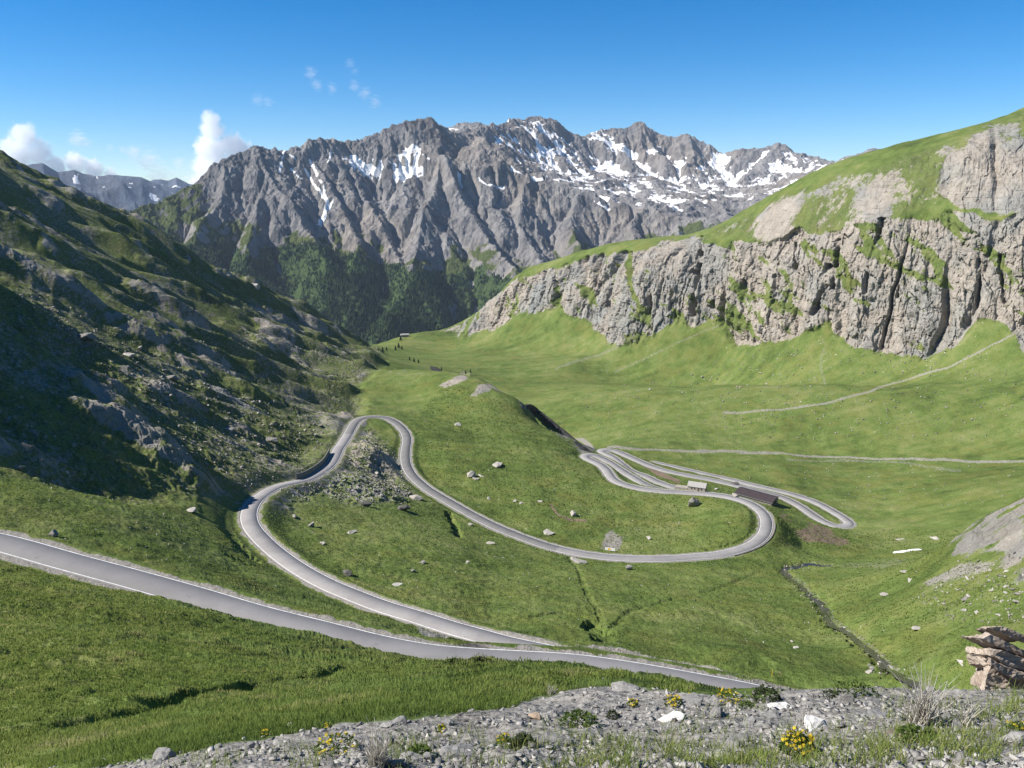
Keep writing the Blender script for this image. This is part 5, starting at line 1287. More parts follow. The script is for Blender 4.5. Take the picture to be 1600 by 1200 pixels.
def leaf_cluster(name, n_, rad, hgt, leaf, rg, mat, parent, up=0.5):
    """many small leaf faces spread through a low dome"""
    a = rg.uniform(0, 6.28, n_); rr = rad * np.sqrt(rg.random(n_)); hz = hgt * (1 - (rr / rad) ** 2 * 0.75) * rg.uniform(0.25, 1.0, n_)
    c = np.stack([rr * np.cos(a), rr * np.sin(a), hz], 1)
    d = rg.normal(size=(n_, 3)); d[:, 2] = np.abs(d[:, 2]) * up; d += 0.8 * np.stack([np.cos(a), np.sin(a), a * 0], 1); d /= np.linalg.norm(d, axis=1)[:, None]
    sd_ = np.cross(d, rg.normal(size=(n_, 3))); sd_ /= np.linalg.norm(sd_, axis=1)[:, None]
    L_ = leaf * rg.uniform(0.6, 1.3, n_)[:, None]
    V = np.stack([c - d * L_ * .5, c + sd_ * L_ * .22, c + d * L_ * .5, c - sd_ * L_ * .22], 1).reshape(-1, 3)
    F = np.arange(n_ * 4).reshape(-1, 4); t = np.clip(rg.normal(0.5, 0.25, n_), 0, 1)
    return mesh_np(name, V, F, mat, {'m1': np.repeat(np.stack([t, t, t, t], 1), 4, 0)}, smooth=False, parent=parent)
def plant(u, v, wpx, hpx, label, cat, seed, flowers=0, mat=None, leaf=0.035, nleaf=260, name='flower_clump'):
    p = hits([(u, v)])[0]; d = math.sqrt((p ** 2).sum()); k = d / FPX; rg = np.random.default_rng(seed)
    root = bpy.data.objects.new(name, None); C.objects.link(root); root.location = p
    tag(root, label, cat)
    rad, h = wpx * k / 2, hpx * k
    leaf_cluster('leaves', nleaf, rad, h, leaf, rg, mat or M_LEAF, root)
    if flowers:
        n_ = flowers; a = rg.uniform(0, 6.28, n_); rr = rad * np.sqrt(rg.random(n_)) * 0.95
        c = np.stack([rr * np.cos(a), rr * np.sin(a), h * (0.78 + 0.35 * rg.random(n_)) * (1 - 0.45 * (rr / rad) ** 2)], 1)
        V = []; F = []; T_ = []
        for i in range(n_):
            s = 0.013 * rg.uniform(0.7, 1.3); nrm = Vector((rg.normal() * .5, rg.normal() * .5 - .3, 1)).normalized(); qd = nrm.to_track_quat('Z', 'Y')
            o = len(V); V.append(c[i] + np.array(qd @ Vector((0, 0, 0.003)))); m_ = 10
            for b in range(m_):
                r_ = s * (1.0 if b % 2 == 0 else 0.55); V.append(c[i] + np.array(qd @ Vector((math.cos(b * 6.283 / m_) * r_, math.sin(b * 6.283 / m_) * r_, 0.004 if b % 2 == 0 else 0))))
            for b in range(m_): F.append((o, o + 1 + b, o + 1 + (b + 1) % m_))
            T_ += [rg.random()] * (m_ + 1)
        T_ = np.array(T_)
        mesh_np('blossoms', np.array(V), np.array(F), M_YELLOW, {'m1': np.stack([T_] * 4, 1)}, smooth=False, parent=root)
plant(526, 1172, 62, 16, 'low yellow-flowered cushion on the slate bank near the bottom left', 'flowers', 11, 34)
plant(1246, 1176, 46, 30, 'bright yellow flower clump in front of the long white quartz rock', 'flowers', 12, 62, nleaf=520)
plant(787, 1162, 22, 14, 'small yellow-green flower tuft in the middle of the slate bank', 'flowers', 13, 16, nleaf=120)
plant(1052, 1102, 28, 13, 'yellow flowers on the brow left of the broad slate slab', 'flowers', 14, 34, nleaf=140)
plant(988, 1104, 16, 12, 'tiny yellow flower tuft below the layered slate ledge', 'flowers', 15, 14, nleaf=90)
plant(1082, 1094, 18, 9, 'few yellow flowers at the crest of the brow beside the road view', 'flowers', 16, 16, nleaf=90)
plant(1134, 1098, 44, 15, 'spreading yellow flowers on the brow just left of the dark shrub', 'flowers', 17, 44, nleaf=240)
plant(512, 1138, 12, 8, 'single yellow flower head cluster in the near grass edge', 'flowers', 18, 9, nleaf=50)
plant(413, 1150, 14, 9, 'yellow flowers alone in the grass at the left', 'flowers', 19, 11, nleaf=50)
plant(1536, 1072, 26, 10, 'yellow flowers at the foot of the brown ledge', 'flowers', 20, 26, nleaf=90)
plant(690, 1142, 18, 7, 'yellow flower specks between slate plates above the straw tuft', 'flowers', 21, 9, nleaf=70)
plant(1590, 1140, 24, 10, 'yellowish sprig by the grey block at the right edge', 'flowers', 22, 8, nleaf=90)
plant(905, 1134, 58, 20, 'broad leafy green plant in the middle of the slate bank', 'plant', 31, 0, M_LEAF, 0.05, 330, 'leafy_plant')
plant(818, 1170, 40, 22, 'dark leafy plant at the bottom middle of the slate bank', 'plant', 32, 0, M_DARKLEAF, 0.05, 240, 'leafy_plant')
plant(958, 1122, 20, 15, 'small dark plant between slates above the broad leafy one', 'plant', 33, 0, M_DARKLEAF, 0.035, 130, 'leafy_plant')
plant(1197, 1096, 40, 26, 'dark olive shrub on the brow in front of the road end', 'shrub', 34, 0, M_DARKLEAF, 0.04, 420, 'shrub')
plant(1340, 1088, 62, 14, 'low green bushes on the brow below the stream head', 'shrub', 35, 0, M_LEAF, 0.04, 360, 'shrub')
plant(1168, 1108, 26, 11, 'green leaves spilling over the brow right of the yellow flowers', 'plant', 36, 0, M_LEAF, 0.035, 170, 'leafy_plant')
plant(1300, 1090, 26, 9, 'small bush at the brow left of the low green bushes', 'shrub', 37, 0, M_DARKLEAF, 0.035, 150, 'shrub')
plant(1440, 1160, 60, 14, 'leafy green mat in front of the large dry fan', 'plant', 38, 0, M_LEAF, 0.045, 300, 'leafy_plant')
plant(655, 1180, 36, 12, 'green rosette beside the straw tuft at the bottom', 'plant', 39, 0, M_LEAF, 0.045, 180, 'leafy_plant')

# ------------------------------------------------------------------ forest on the mountain foot, one mass
def forest():
    ok = (forest_w > 0.35) & (slm < 1.6) & (um > 100) & (um < 1150)
    ii = np.nonzero(ok)[0]; rg = np.random.default_rng(77)
    # keep only visible slopes: weight by the picture area each vertex covers
    tm = (zm / Rm).reshape(len(az_m), MROWS); vis = (tm >= np.maximum.accumulate(tm, 1) - 0.004).ravel()
    ii = ii[vis[ii]]
    dn = fbm(xm[ii] / 110, ym[ii] / 110, 4, 78); ii = ii[dn + 0.5 * forest_w[ii] + rg.normal(0, 0.08, len(ii)) > 0.18]
    pick = rg.choice(ii, min(34000, len(ii) * 2)); n_ = len(pick)
    x = xm[pick] + rg.normal(0, 4, n_); y = ym[pick] + rg.normal(0, 4, n_); z = zm[pick] - 1.5
    h = rg.uniform(10, 21, n_); w = h * rg.uniform(0.16, 0.24, n_)
    a = np.arange(6) * math.pi / 3
    V = []; 
    for f_r, f_z in ((1.0, 0.08), (0.42, 0.55), (0.72, 0.5)):
        V.append(np.stack([x[:, None] + np.cos(a + f_z) * (w * f_r)[:, None], y[:, None] + np.sin(a + f_z) * (w * f_r)[:, None], z[:, None] + (h * f_z)[:, None] + 0 * a], -1))
    tip = np.stack([x, y, z + h], 1)[:, None]
    V = np.concatenate(V + [tip], 1); m_ = V.shape[1]
    F4 = [(k, (k + 1) % 6, 6 + (k + 1) % 6, 6 + k) for k in range(6)]; F3 = [(12 + k, 12 + (k + 1) % 6, 18) for k in range(6)]
    o = (np.arange(n_) * m_)[:, None, None]
    t = np.clip(rg.normal(0.45, 0.25, n_), 0, 1)
    mt = blade_mat('conifer', [(0, (0.020, 0.042, 0.022)), (0.6, (0.044, 0.080, 0.034)), (1, (0.095, 0.135, 0.05))])
    ob = mesh_np('forest', V.reshape(-1, 3), [(np.array(F4)[None] + o).reshape(-1, 4), (np.array(F3)[None] + o).reshape(-1, 3)], mt, {'m1': np.repeat(np.stack([t] * 4, 1), m_, 0)}, smooth=False)
    tag(ob, kind='stuff'); ob['label'] = 'dark conifer forest on the foot of the massif'
forest()
M_NEEDLE = blade_mat('needles', [(0, (0.012, 0.022, 0.012)), (0.6, (0.028, 0.046, 0.020)), (1, (0.06, 0.08, 0.03))])
M_BARK = Mat('bark', 0.9, 0.1); MB_BARK = M_BARK.done(M_BARK.ramp(M_BARK.noise(M_BARK.pos(), 6, 4), [(0.3, (0.05, 0.035, 0.025)), (0.7, (0.12, 0.09, 0.07))]))
def tube(pts, rad, sides=7):
    V = []; F = []
    for i, (p, r_) in enumerate(zip(pts, rad)):
        for k in range(sides): V.append((p[0] + math.cos(k * 6.283 / sides) * r_, p[1] + math.sin(k * 6.283 / sides) * r_, p[2]))
    for i in range(len(pts) - 1):
        for k in range(sides): F.append((i * sides + k, i * sides + (k + 1) % sides, (i + 1) * sides + (k + 1) % sides, (i + 1) * sides + k))
    return np.array(V, float), np.array(F)
def conifer(u, v, hpx, seed):
    p = hits([(u, v)])[0]; d = math.sqrt((p ** 2).sum()); h = hpx * d / FPX; rg = np.random.default_rng(seed)
    root = bpy.data.objects.new('pine_tree', None); C.objects.link(root); root.location = p - np.array([0, 0, 0.2])
    tag(root, 'small dark conifer growing among the rocks near the far valley step', 'tree', 'small conifers by the far valley step')
    tv, tf = tube([(0, 0, 0), (0, 0, h * 0.5), (0, 0, h * 0.97)], [h * 0.03, h * 0.02, h * 0.004]); mesh_np('trunk', tv, tf, MB_BARK, parent=root)
    n_ = 700; f = rg.random(n_) ** 0.8; rr = h * 0.36 * (1 - f) * np.sqrt(rg.random(n_)) * (0.75 + 0.35 * np.sin(f * 40)) + 0.05; a = rg.uniform(0, 6.28, n_)
    c = np.stack([rr * np.cos(a), rr * np.sin(a), h * (0.10 + 0.9 * f) - rr * 0.25], 1)
    dr = np.stack([np.cos(a), np.sin(a), -0.25 + 0 * a], 1); sd_ = np.stack([-np.sin(a), np.cos(a), rg.normal(0, .4, n_)], 1)
    L_ = h * 0.085
    V = np.stack([c - dr * L_, c + sd_ * L_ * .5, c + dr * L_, c - sd_ * L_ * .5], 1).reshape(-1, 3); t = np.clip(rg.normal(.45, .25, n_), 0, 1)
    mesh_np('crown', V, np.arange(n_ * 4).reshape(-1, 4), M_NEEDLE, {'m1': np.repeat(np.stack([t] * 4, 1), 4, 0)}, smooth=False, parent=root)
for k, (u, v, h) in enumerate([(598, 550, 8), (604, 548, 6), (618, 547, 7), (623, 544, 8), (628, 546, 6), (640, 563, 6), (647, 566, 7), (654, 567, 6), (626, 532, 7), (690, 578, 5), (735, 582, 5)]):
    conifer(u, v, h, 500 + k)

# ------------------------------------------------------------------ buildings and built things
def plain(name, stops, sc, stretch=(1, 1, 1), rough=0.9, b=0.3):
    m = Mat(name, rough, 0.15); n_ = m.noise(m.scale(m.pos(), stretch), sc, 6, 0.7)
    return m.done(m.ramp(n_, stops), m.bump(n_, 0.5, b / sc))
def masonry(name, c1, c2, cm):
    m = Mat(name, 0.92, 0.1); p = m.pos(); v = m.voro(m.scale(p, (1, 1, 1.7)), 2.4); e = m.voro(m.scale(p, (1, 1, 1.7)), 2.4, 'DISTANCE_TO_EDGE')
    n_ = m.noise(p, 5, 5, 0.7); x = m.node('ShaderNodeTexVoronoi'); m.put(x.inputs['Vector'], m.scale(p, (1, 1, 1.7))); x.inputs['Scale'].default_value = 2.4
    sp = m.node('ShaderNodeSeparateColor'); m.l.new(x.outputs['Color'], sp.inputs[0])
    c = m.mix(sp.outputs[0], c1, c2); c = m.mix(m.step(e, 0.03, 0.09), cm, c); c = m.mix(m.math('MULTIPLY', n_, 0.4), c, m.mix(1, c, (0.6, 0.6, 0.58), 'MULTIPLY'))
    return m.done(c, m.bump(m.step(e, 0.0, 0.12), 0.7, 0.05))
M_WALL = masonry('hut_masonry', (0.34, 0.31, 0.26), (0.50, 0.47, 0.41), (0.24, 0.22, 0.19))
M_DRY = masonry('dry_stone', (0.20, 0.19, 0.17), (0.36, 0.34, 0.30), (0.06, 0.06, 0.055))
M_ROOF = plain('stone_tiles', [(0.3, (0.24, 0.235, 0.22)), (0.7, (0.40, 0.39, 0.37))], 2.2, (1, 1, 1))
M_WOOD = plain('weathered_wood', [(0.3, (0.06, 0.045, 0.035)), (0.7, (0.13, 0.10, 0.08))], 6, (1, 1, 6))
M_SHEET = plain('dark_sheet_roof', [(0.3, (0.030, 0.024, 0.026)), (0.7, (0.062, 0.048, 0.052))], 1.2, (0.3, 3, 1), 0.75)
M_BLACK = plain('dark_opening', [(0.3, (0.008, 0.008, 0.008)), (0.7, (0.02, 0.02, 0.02))], 3)
M_WHITE = plain('white_sheet', [(0.3, (0.70, 0.70, 0.68)), (0.7, (0.80, 0.80, 0.78))], 2, b=0.05)
M_YEL = plain('emblem_yellow', [(0.3, (0.75, 0.42, 0.02)), (0.7, (0.82, 0.50, 0.04))], 3, b=0.02)
M_POLE = plain('pole_yellow', [(0.3, (0.70, 0.48, 0.03)), (0.7, (0.78, 0.56, 0.05))], 3, b=0.02)
M_STEEL = plain('grey_steel', [(0.3, (0.25, 0.25, 0.25)), (0.7, (0.35, 0.35, 0.35))], 4, b=0.02)
def part(name, parent, mat, boxes=(), polys=(), bev=0.0):
    """boxes: (x0,x1,y0,y1,z0,z1); polys: (front outline in x,z, y0, y1) prisms"""
    bm = bmesh.new()
    for x0, x1, y0, y1, z0, z1 in boxes:
        vs = [bm.verts.new((x, y, z)) for x in (x0, x1) for y in (y0, y1) for z in (z0, z1)]
        for f in ((0, 1, 3, 2), (4, 6, 7, 5), (0, 4, 5, 1), (2, 3, 7, 6), (0, 2, 6, 4), (1, 5, 7, 3)): bm.faces.new([vs[i] for i in f])
    for out, ax, a0, a1 in polys:
        mk_ = (lambda q, a: (a, q[0], q[1])) if ax == 'x' else (lambda q, a: (q[0], a, q[1]))
        f = [bm.verts.new(mk_(q, a0)) for q in out]; b = [bm.verts.new(mk_(q, a1)) for q in out]
        bm.faces.new(f); bm.faces.new(b[::-1])
        for i in range(len(out)): bm.faces.new((f[i], b[i], b[(i + 1) % len(out)], f[(i + 1) % len(out)]))
    bmesh.ops.recalc_face_normals(bm, faces=bm.faces)
    if bev: bmesh.ops.bevel(bm, geom=list(bm.edges), offset=bev, segments=1, affect='EDGES', clamp_overlap=True)
    me = bpy.data.meshes.new(name); bm.to_mesh(me); bm.free(); me.materials.append(mat)
    o = bpy.data.objects.new(name, me); C.objects.link(o)
    if parent: o.parent = parent
    return o
def empty(name, loc, rz, label, cat, group=None):
    o = bpy.data.objects.new(name, None); C.objects.link(o); o.location = loc; o.rotation_euler = (0, 0, rz)
    return tag(o, label, cat, group)
def gable_hut(name, loc, rz, L_, W_, hw, hr, label, wall, roofm, cat, ov=0.35, chimney=True):
    r_ = empty(name, loc, rz, label, cat)
    w = part('wall', r_, wall, polys=[([(-W_/2, -1.5), (W_/2, -1.5), (W_/2, hw), (0, hr), (-W_/2, hw)], 'x', -L_/2, L_/2)])
    t = 0.22; sl = (hr - hw) / (W_ / 2); e = W_ / 2 + ov
    rf = part('roof', r_, roofm, polys=[([(-e, hw - ov * sl + 0.03), (0, hr + 0.03), (e, hw - ov * sl + 0.03), (e, hw - ov * sl + t + .03), (0, hr + t + .03), (-e, hw - ov * sl + t + .03)], 'x', -L_/2 - ov, L_/2 + ov)], bev=0.02)
    d_ = part('door', r_, M_WOOD, boxes=[(0.6, 1.6, -W_/2 - 0.04, -W_/2 + 0.1, 0, 1.9)])
    part('handle', d_, M_STEEL, boxes=[(0.7, 0.78, -W_/2 - 0.09, -W_/2 - 0.042, 0.95, 1.1)])
    for x in (-2.6, -1.0, 2.8):
        if abs(x) > L_ / 2 - 0.6: continue
        wi = part('window', r_, M_WOOD, boxes=[(x - 0.4, x + 0.4, -W_/2 - 0.05, -W_/2 + 0.1, 0.9, 1.75)])
        part('pane', wi, M_BLACK, boxes=[(x - 0.3, x + 0.3, -W_/2 - 0.065, -W_/2 - 0.052, 1.0, 1.65)])
    if chimney: part('chimney', rf, wall, boxes=[(1.2, 1.9, 0.5, 1.1, hr - 0.9, hr + 0.75)], bev=0.03)
    return r_
ph = hits([(1091, 769), (1180, 783), (632, 527), (396, 452), (953, 862), (1206, 1058)])
z_h = float(ground([ph[0][0]], [ph[0][1] + 2.0])[0])
gable_hut('stone_hut', (ph[0][0], ph[0][1] + 2.6, z_h + 0.1), R(-24), 9.6, 5.4, 2.5, 4.3, 'small stone hut with pale slab roof standing beside the road', M_WALL, M_ROOF, 'hut')
# terrace wall beside the hut
tw = empty('stone_terrace', tuple(hits([(1066, 767)])[0] + np.array([0, 2.0, 0])), R(-20), 'low pale stone terrace adjoining the hut on its left', 'terrace')
part('wall', tw, M_WALL, boxes=[(-3.6, 3.2, -0.3, 0.3, -1.2, 1.1)], bev=0.05)
part('paving', tw, M_WALL, boxes=[(-3.4, 3.2, 0.303, 4.4, -1.2, 0.7)], bev=0.05)
# barn
zb = float(ground([ph[1][0]], [ph[1][1]])[0])
bn = empty('barn', (ph[1][0] + 1.5, ph[1][1] + 3.0, zb), R(-43), 'long low barn with a dark brown sheet roof beside the road bend', 'barn')
part('wall', bn, M_DRY, polys=[([(-4.2, -3.0), (4.2, -3.0), (4.2, 3.4), (1.0, 4.1), (-4.2, 2.2)], 'x', -12, 12)])
rf = part('roof', bn, M_SHEET, polys=[([(-4.9, 2.0), (1.0, 4.15), (4.9, 3.3), (4.9, 3.45), (1.0, 4.33), (-4.9, 2.18)], 'x', -12.6, 12.6)], bev=0.01)
for k in range(20): pass
part('door', bn, M_WOOD, boxes=[(12.0, 12.08, -1.6, 1.4, -0.4, 2.3)])
part('gutter', bn, M_STEEL, boxes=[(-12.5, 12.5, -5.05, -4.905, 1.93, 2.05)])
# far stone ruin on the valley step, house beyond the left crest
d = math.sqrt((ph[2] ** 2).sum())
gable_hut('stone_house', tuple(ph[2] + np.array([0, 3, -0.3])), R(15), 13.5, 6.5, 4.2, 5.6, 'pale stone house standing on the far valley step before the forest', M_WALL, M_ROOF, 'house', chimney=False)
gable_hut('mountain_house', tuple(ph[3] + np.array([0, 6, 0.2])), R(-20), 9, 6, 3.4, 5.0, 'tiny pale house showing over the crest of the left slope', M_WALL, M_ROOF, 'house', chimney=True)
# white banner at the turning place
b = ph[4]; bn2 = empty('banner', tuple(b), R(-18), 'white roadside banner with a yellow emblem at the gravel turning place', 'banner')
part('panel', bn2, M_WHITE, boxes=[(-2.3, 2.3, -0.04, 0.04, 0.35, 1.75)], bev=0.01)
em = part('emblem', bn2, M_YEL, polys=[([(-0.45 + 0.55 * math.cos(a * 6.283 / 14), 1.05 + 0.55 * math.sin(a * 6.283 / 14)) for a in range(14)], 'y', -0.05, -0.043), ([(0.15 + 0.3 * math.cos(a * 6.283 / 12), 1.1 + 0.3 * math.sin(a * 6.283 / 12)) for a in range(12)], 'y', -0.05, -0.043)])
for x in (-2.2, 0, 2.2): part('post', bn2, M_STEEL, boxes=[(x - 0.05, x + 0.05, 0.043, 0.14, -0.4, 1.85)])
# yellow snow pole
p_ = ph[5]; pr = empty('snow_pole', tuple(p_), 0, 'thin yellow snow pole on the gravel bank beyond the near road', 'snow pole')
tv, tf = tube([(0, 0, -0.3), (0, 0, 1.7)], [0.045, 0.04], 8); mesh_np('pole', tv, tf, M_POLE, parent=pr)
tv, tf = tube([(0, 0, 1.7), (0, 0, 1.74), (0, 0, 1.78)], [0.05, 0.05, 0.01], 8); mesh_np('cap', tv, tf, M_POLE, parent=pr)
# dry stone walls
def wall_along(name, pts, h, th, label, mat, down=1.2):
    p = densify(pts, 0.8, 0); k = len(p)
    v_, f_ = ribbon(p, [-th/2, -th/2, -th/2 * .8, th/2 * .8, th/2, th/2], [-down, h - .1, h, h, h - .1, -down])
    v_[:, 2] += 0.10 * perlin3(v_[:, 0] * 1.1, v_[:, 1] * 1.1, v_[:, 2] * 0, 7); v_[:, :2] += 0.05 * perlin3(v_[:, 0] * 1.7, v_[:, 1] * 1.7, v_[:, 2] * 1.7, 8)[:, None]
    caps = np.array([[0, 5, 4, 1], [1, 4, 3, 2]]); e = (k - 1) * 6
    f2 = np.concatenate([f_, caps, (caps + e)[:, ::-1]])
    return tag(mesh_np(name, v_, f2, mat, smooth=False), label, 'wall')
def road_side(u, v, off, h):
    q = np.array(hit(u, v)); k = int(np.argmin((ROAD[:, 0] - q[0]) ** 2 + (ROAD[:, 1] - q[1]) ** 2)); return k
def side_wall(name, k0, k1, off, h, label, zoff=0.0, down=1.5):
    c_ = ROAD[min(k0, k1):max(k0, k1)]; d_ = np.gradient(c_[:, :2], axis=0); d_ /= np.linalg.norm(d_, axis=1)[:, None]
    p = np.c_[c_[:, :2] + np.stack([d_[:, 1], -d_[:, 0]], 1) * off, c_[:, 2] + zoff]
    return wall_along(name, p[::4], h, 0.6, label, M_DRY, down)
kA, kB = road_side(474, 751, 0, 0), road_side(524, 706, 0, 0)
side_wall('stone_wall', kA, kB, -(HALF + 1.0), 2.6, 'rough stone wall holding the left slope above the road before the upper bend')
kC, kD = road_side(1198, 815, 0, 0), road_side(1140, 864, 0, 0)
side_wall('retaining_wall', kC, kD, HALF + 1.0, 0.35, 'low stone retaining wall under the outside of the wide lower bend', 0.0, 3.0)
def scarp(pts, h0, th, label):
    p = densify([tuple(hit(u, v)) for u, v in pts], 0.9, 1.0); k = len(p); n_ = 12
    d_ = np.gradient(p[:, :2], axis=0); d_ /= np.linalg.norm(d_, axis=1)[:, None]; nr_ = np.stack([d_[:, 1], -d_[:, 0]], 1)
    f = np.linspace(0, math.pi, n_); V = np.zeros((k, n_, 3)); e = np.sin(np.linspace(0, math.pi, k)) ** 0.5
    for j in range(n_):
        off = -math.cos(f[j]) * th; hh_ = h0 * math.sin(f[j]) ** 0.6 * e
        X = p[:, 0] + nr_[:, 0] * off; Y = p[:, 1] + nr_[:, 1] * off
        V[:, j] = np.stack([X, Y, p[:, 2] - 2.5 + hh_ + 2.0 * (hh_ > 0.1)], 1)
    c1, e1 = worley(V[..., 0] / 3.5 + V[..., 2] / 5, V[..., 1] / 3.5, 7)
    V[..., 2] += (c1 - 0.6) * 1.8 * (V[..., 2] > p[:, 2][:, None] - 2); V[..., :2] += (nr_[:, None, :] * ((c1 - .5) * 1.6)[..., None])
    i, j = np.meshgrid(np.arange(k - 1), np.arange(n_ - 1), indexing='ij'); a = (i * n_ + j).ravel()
    o = mesh_np('rock_outcrop', V.reshape(-1, 3), np.stack([a, a + n_, a + n_ + 1, a + 1], 1), MS_SHADE_DARK, smooth=False)
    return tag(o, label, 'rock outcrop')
MS_SHADE_DARK = stone_mat('shade_dark_rock', (0.012, 0.012, 0.013), (0.026, 0.026, 0.027), (0.10, 0.098, 0.09))  # near-black tone carries the knoll flank's shade; also used on the short rib
scarp([(818, 634), (836, 643), (858, 660), (880, 678), (902, 695), (924, 709)], 4.5, 3.0, 'long near-black rock band, its shade put into the colour, along the right flank of the green knoll')
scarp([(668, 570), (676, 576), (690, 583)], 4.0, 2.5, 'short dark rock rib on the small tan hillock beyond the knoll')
# remnant of snow and stream water
M_SNOW = plain('old_snow', [(0.3, (0.72, 0.72, 0.72)), (0.7, (0.84, 0.84, 0.83))], 1.0)
def snow_patch(u, v, w, d_, label, seed):
    p = hits([(u, v)])[0]; k = math.sqrt((p ** 2).sum()) / FPX; a = np.linspace(0, 6.283, 28, endpoint=False); rg = np.random.default_rng(seed); V = []; F = []
    rr = 1 + 0.25 * np.array([math.sin(2 * x + seed) + 0.6 * math.sin(5 * x + 2 * seed) for x in a])
    for ri, f in enumerate((1.0, 0.8, 0.45)):
        X = p[0] + np.cos(a) * rr * w * k / 2 * f; Y = p[1] + np.sin(a) * rr * d_ / 2 * f
        Z = ground(X, Y) + (-0.1, 0.45, 0.6)[ri]; V += list(np.stack([X, Y, Z], 1))
    V.append((p[0], p[1], float(ground([p[0]], [p[1]])[0]) + 0.65)); V = np.array(V) - p
    for ri in range(2):
        for i in range(28): F.append((ri * 28 + i, ri * 28 + (i + 1) % 28, (ri + 1) * 28 + (i + 1) % 28, (ri + 1) * 28 + i))
    T3 = np.array([(56 + i, 56 + (i + 1) % 28, 84) for i in range(28)])
    o = mesh_np('snow_patch', V, [np.array(F), T3], M_SNOW); o.location = p; tag(o, label, 'snow patch')
snow_patch(1407, 863, 20, 5, 'white snow remnant over the stream beyond the right hillside', 1)
snow_patch(1428, 860, 16, 4, 'smaller snow remnant just right of the larger one by the stream', 2)
mw = Mat('water', 0.12, 0.5); nw_ = mw.noise(mw.pos(), 2.2, 4, 0.6)
wmat = mw.done(mw.mix(mw.step(nw_, 0.64, 0.70), (0.030, 0.029, 0.028), (0.42, 0.42, 0.42)), mw.bump(nw_, 0.5, 0.15))
sp_ = densify([tuple(p) for p in STREAM], 1.2, 0.8); sp_[:, 2] = ground(sp_[:, 0], sp_[:, 1])
kk_ = np.ones(9) / 9; sp_[:, 2] = np.convolve(np.pad(sp_[:, 2], 4, mode='edge'), kk_, 'valid') + 0.12
v_, f_ = ribbon(sp_, [-2.3, 0, 2.3], [0, 0.02, 0]); v_[:, 0] += 0.7 * perlin2(v_[:, 0] / 2.5, v_[:, 1] / 2.5, 9)
tag(mesh_np('stream_water', v_, f_, wmat), kind='structure')
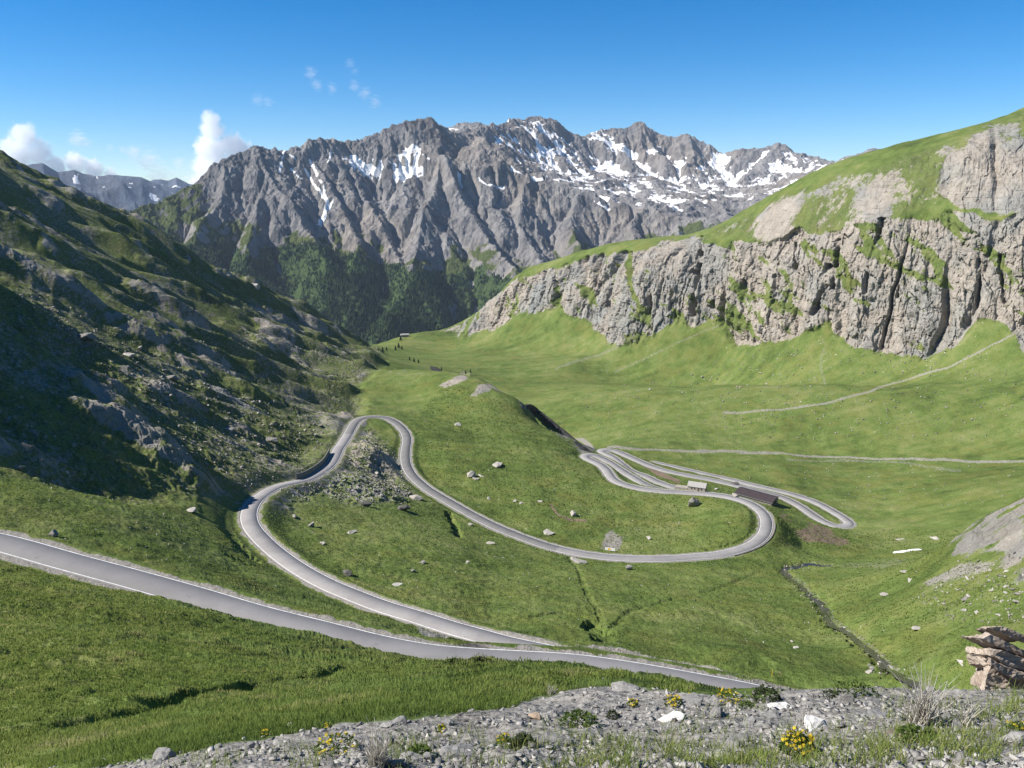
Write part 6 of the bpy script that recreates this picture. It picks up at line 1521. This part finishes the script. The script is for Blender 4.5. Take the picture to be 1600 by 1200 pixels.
# ------------------------------------------------------------------ clouds
def cloud(u0, v0, blobs, dist, dens, label, seed, edge=0.34, nsc=2.0, amp=1.0):
    """blobs: (du, dv, radius) in photo pixels round (u0, v0); a bank of vapour standing behind the mountains"""
    c0 = np.array(at_r(u0, v0, dist)); px_m = math.hypot(dist, c0[2]) / FPX
    az, _ = ray(u0, v0)
    bl = np.array(blobs, float); ext_u = np.abs(bl[:, 0]).max() + bl[:, 2].max() * 1.5; ext_v = np.abs(bl[:, 1]).max() + bl[:, 2].max() * 1.5; ext_d = bl[:, 2].max() * 1.5
    bm = bmesh.new(); bmesh.ops.create_icosphere(bm, subdivisions=3, radius=1.0)
    for v in bm.verts: v.co = Vector((v.co.x * ext_u * 1.25, v.co.y * ext_d * 1.25, v.co.z * ext_v * 1.25))
    me = bpy.data.meshes.new('cloud'); bm.to_mesh(me); bm.free()
    o = bpy.data.objects.new('cloud', me); C.objects.link(o); o.location = c0; o.rotation_euler = (0, 0, -float(az)); o.scale = (px_m,) * 3
    m = bpy.data.materials.new('cloud_vapour'); m.use_nodes = True; nt = m.node_tree; nt.nodes.remove(nt.nodes['Principled BSDF'])
    h = Mat.__new__(Mat); h.m = m; h.t = nt; h.n = nt.nodes; h.l = nt.links
    p = h.pos(); f = None
    for du, dv, rd in blobs:
        x = h.node('ShaderNodeVectorMath', operation='DISTANCE'); h.put(x.inputs[0], p); x.inputs[1].default_value = (du, 0, -dv)
        e = h.math('SUBTRACT', 1.0, h.math('DIVIDE', x.outputs['Value'], rd))
        f = e if f is None else h.math('MAXIMUM', f, e)
    rmean = float(bl[:, 2].mean())
    n_ = h.noise(p if edge < 0.5 else h.scale(p, (0.55, 1, 1.5), (0, R(-35), 0)), nsc / rmean, 8, 0.66, 0.6)
    g = h.math('ADD', f, h.math('MULTIPLY', h.math('SUBTRACT', n_, 0.53 if edge < 0.5 else 0.57), amp * (2 if edge < 0.5 else 3.2)))
    dn = h.math('MULTIPLY', h.step(g, 0.0, edge), dens)
    pv = nt.nodes.new('ShaderNodeVolumePrincipled'); pv.inputs['Color'].default_value = (1, 1, 1, 1); pv.inputs['Anisotropy'].default_value = 0.1
    nt.links.new(dn, pv.inputs['Density']); nt.links.new(pv.outputs[0], nt.nodes['Material Output'].inputs['Volume'])
    me.materials.append(m)
    return tag(o, label, 'cloud')
CD = 14500.
cloud(345, 235, [(-10, -40, 15), (-9, -26, 19), (-12, 0, 26), (18, -4, 24), (-8, 30, 34), (22, 22, 26), (-20, 50, 30)], CD, 0.008, 'tall white cumulus rising behind the left shoulder of the massif', 1)
cloud(40, 228, [(0, -12, 20), (-10, 8, 24), (14, 10, 20), (-40, 22, 22)], CD, 0.0065, 'puffy white cumulus above the left slope at the left edge', 2)
cloud(118, 255, [(-22, 4, 15), (0, 0, 17), (20, 8, 16), (40, 14, 10)], CD, 0.009, 'low white cumulus bank sitting on the distant blue ridge', 3)
cloud(122, 218, [(0, 0, 15), (8, 4, 10)], CD, 0.004, 'small round white puff alone above the distant ridge', 4, 0.6)
cloud(228, 248, [(-14, -8, 16), (2, 4, 22), (14, 22, 22), (34, 20, 9)], CD, 0.0035, 'soft grey-white cloud between the distant ridge and the tall cumulus', 5, 0.7)
cloud(180, 231, [(-6, 0, 8), (8, 2, 8)], CD, 0.0030, 'faint wisp left of the soft cloud', 6, 0.8)
cloud(298, 262, [(-14, -6, 14), (6, 0, 18), (-6, 14, 14)], CD, 0.003, 'thin misty cloud veil at the foot of the tall cumulus', 7, 0.8)
cloud(500, 126, [(-12, -10, 12), (-4, 6, 12), (16, 10, 10)], CD, 0.0030, 'thin hooked wisp of cloud above the massif, left of the two others', 8, 0.8)
cloud(570, 146, [(-14, -10, 11), (0, 0, 13), (14, 12, 12)], CD, 0.0030, 'slanting thin cloud wisp above the middle of the massif', 9, 0.8)
cloud(547, 104, [(0, -4, 10), (6, 6, 8)], CD, 0.0024, 'smallest faint wisp highest in the blue sky', 10, 0.9)
cloud(408, 156, [(-4, 0, 13), (8, 3, 12)], CD, 0.0020, 'pale faint cloud patch in the sky above the left shoulder', 11, 0.9)
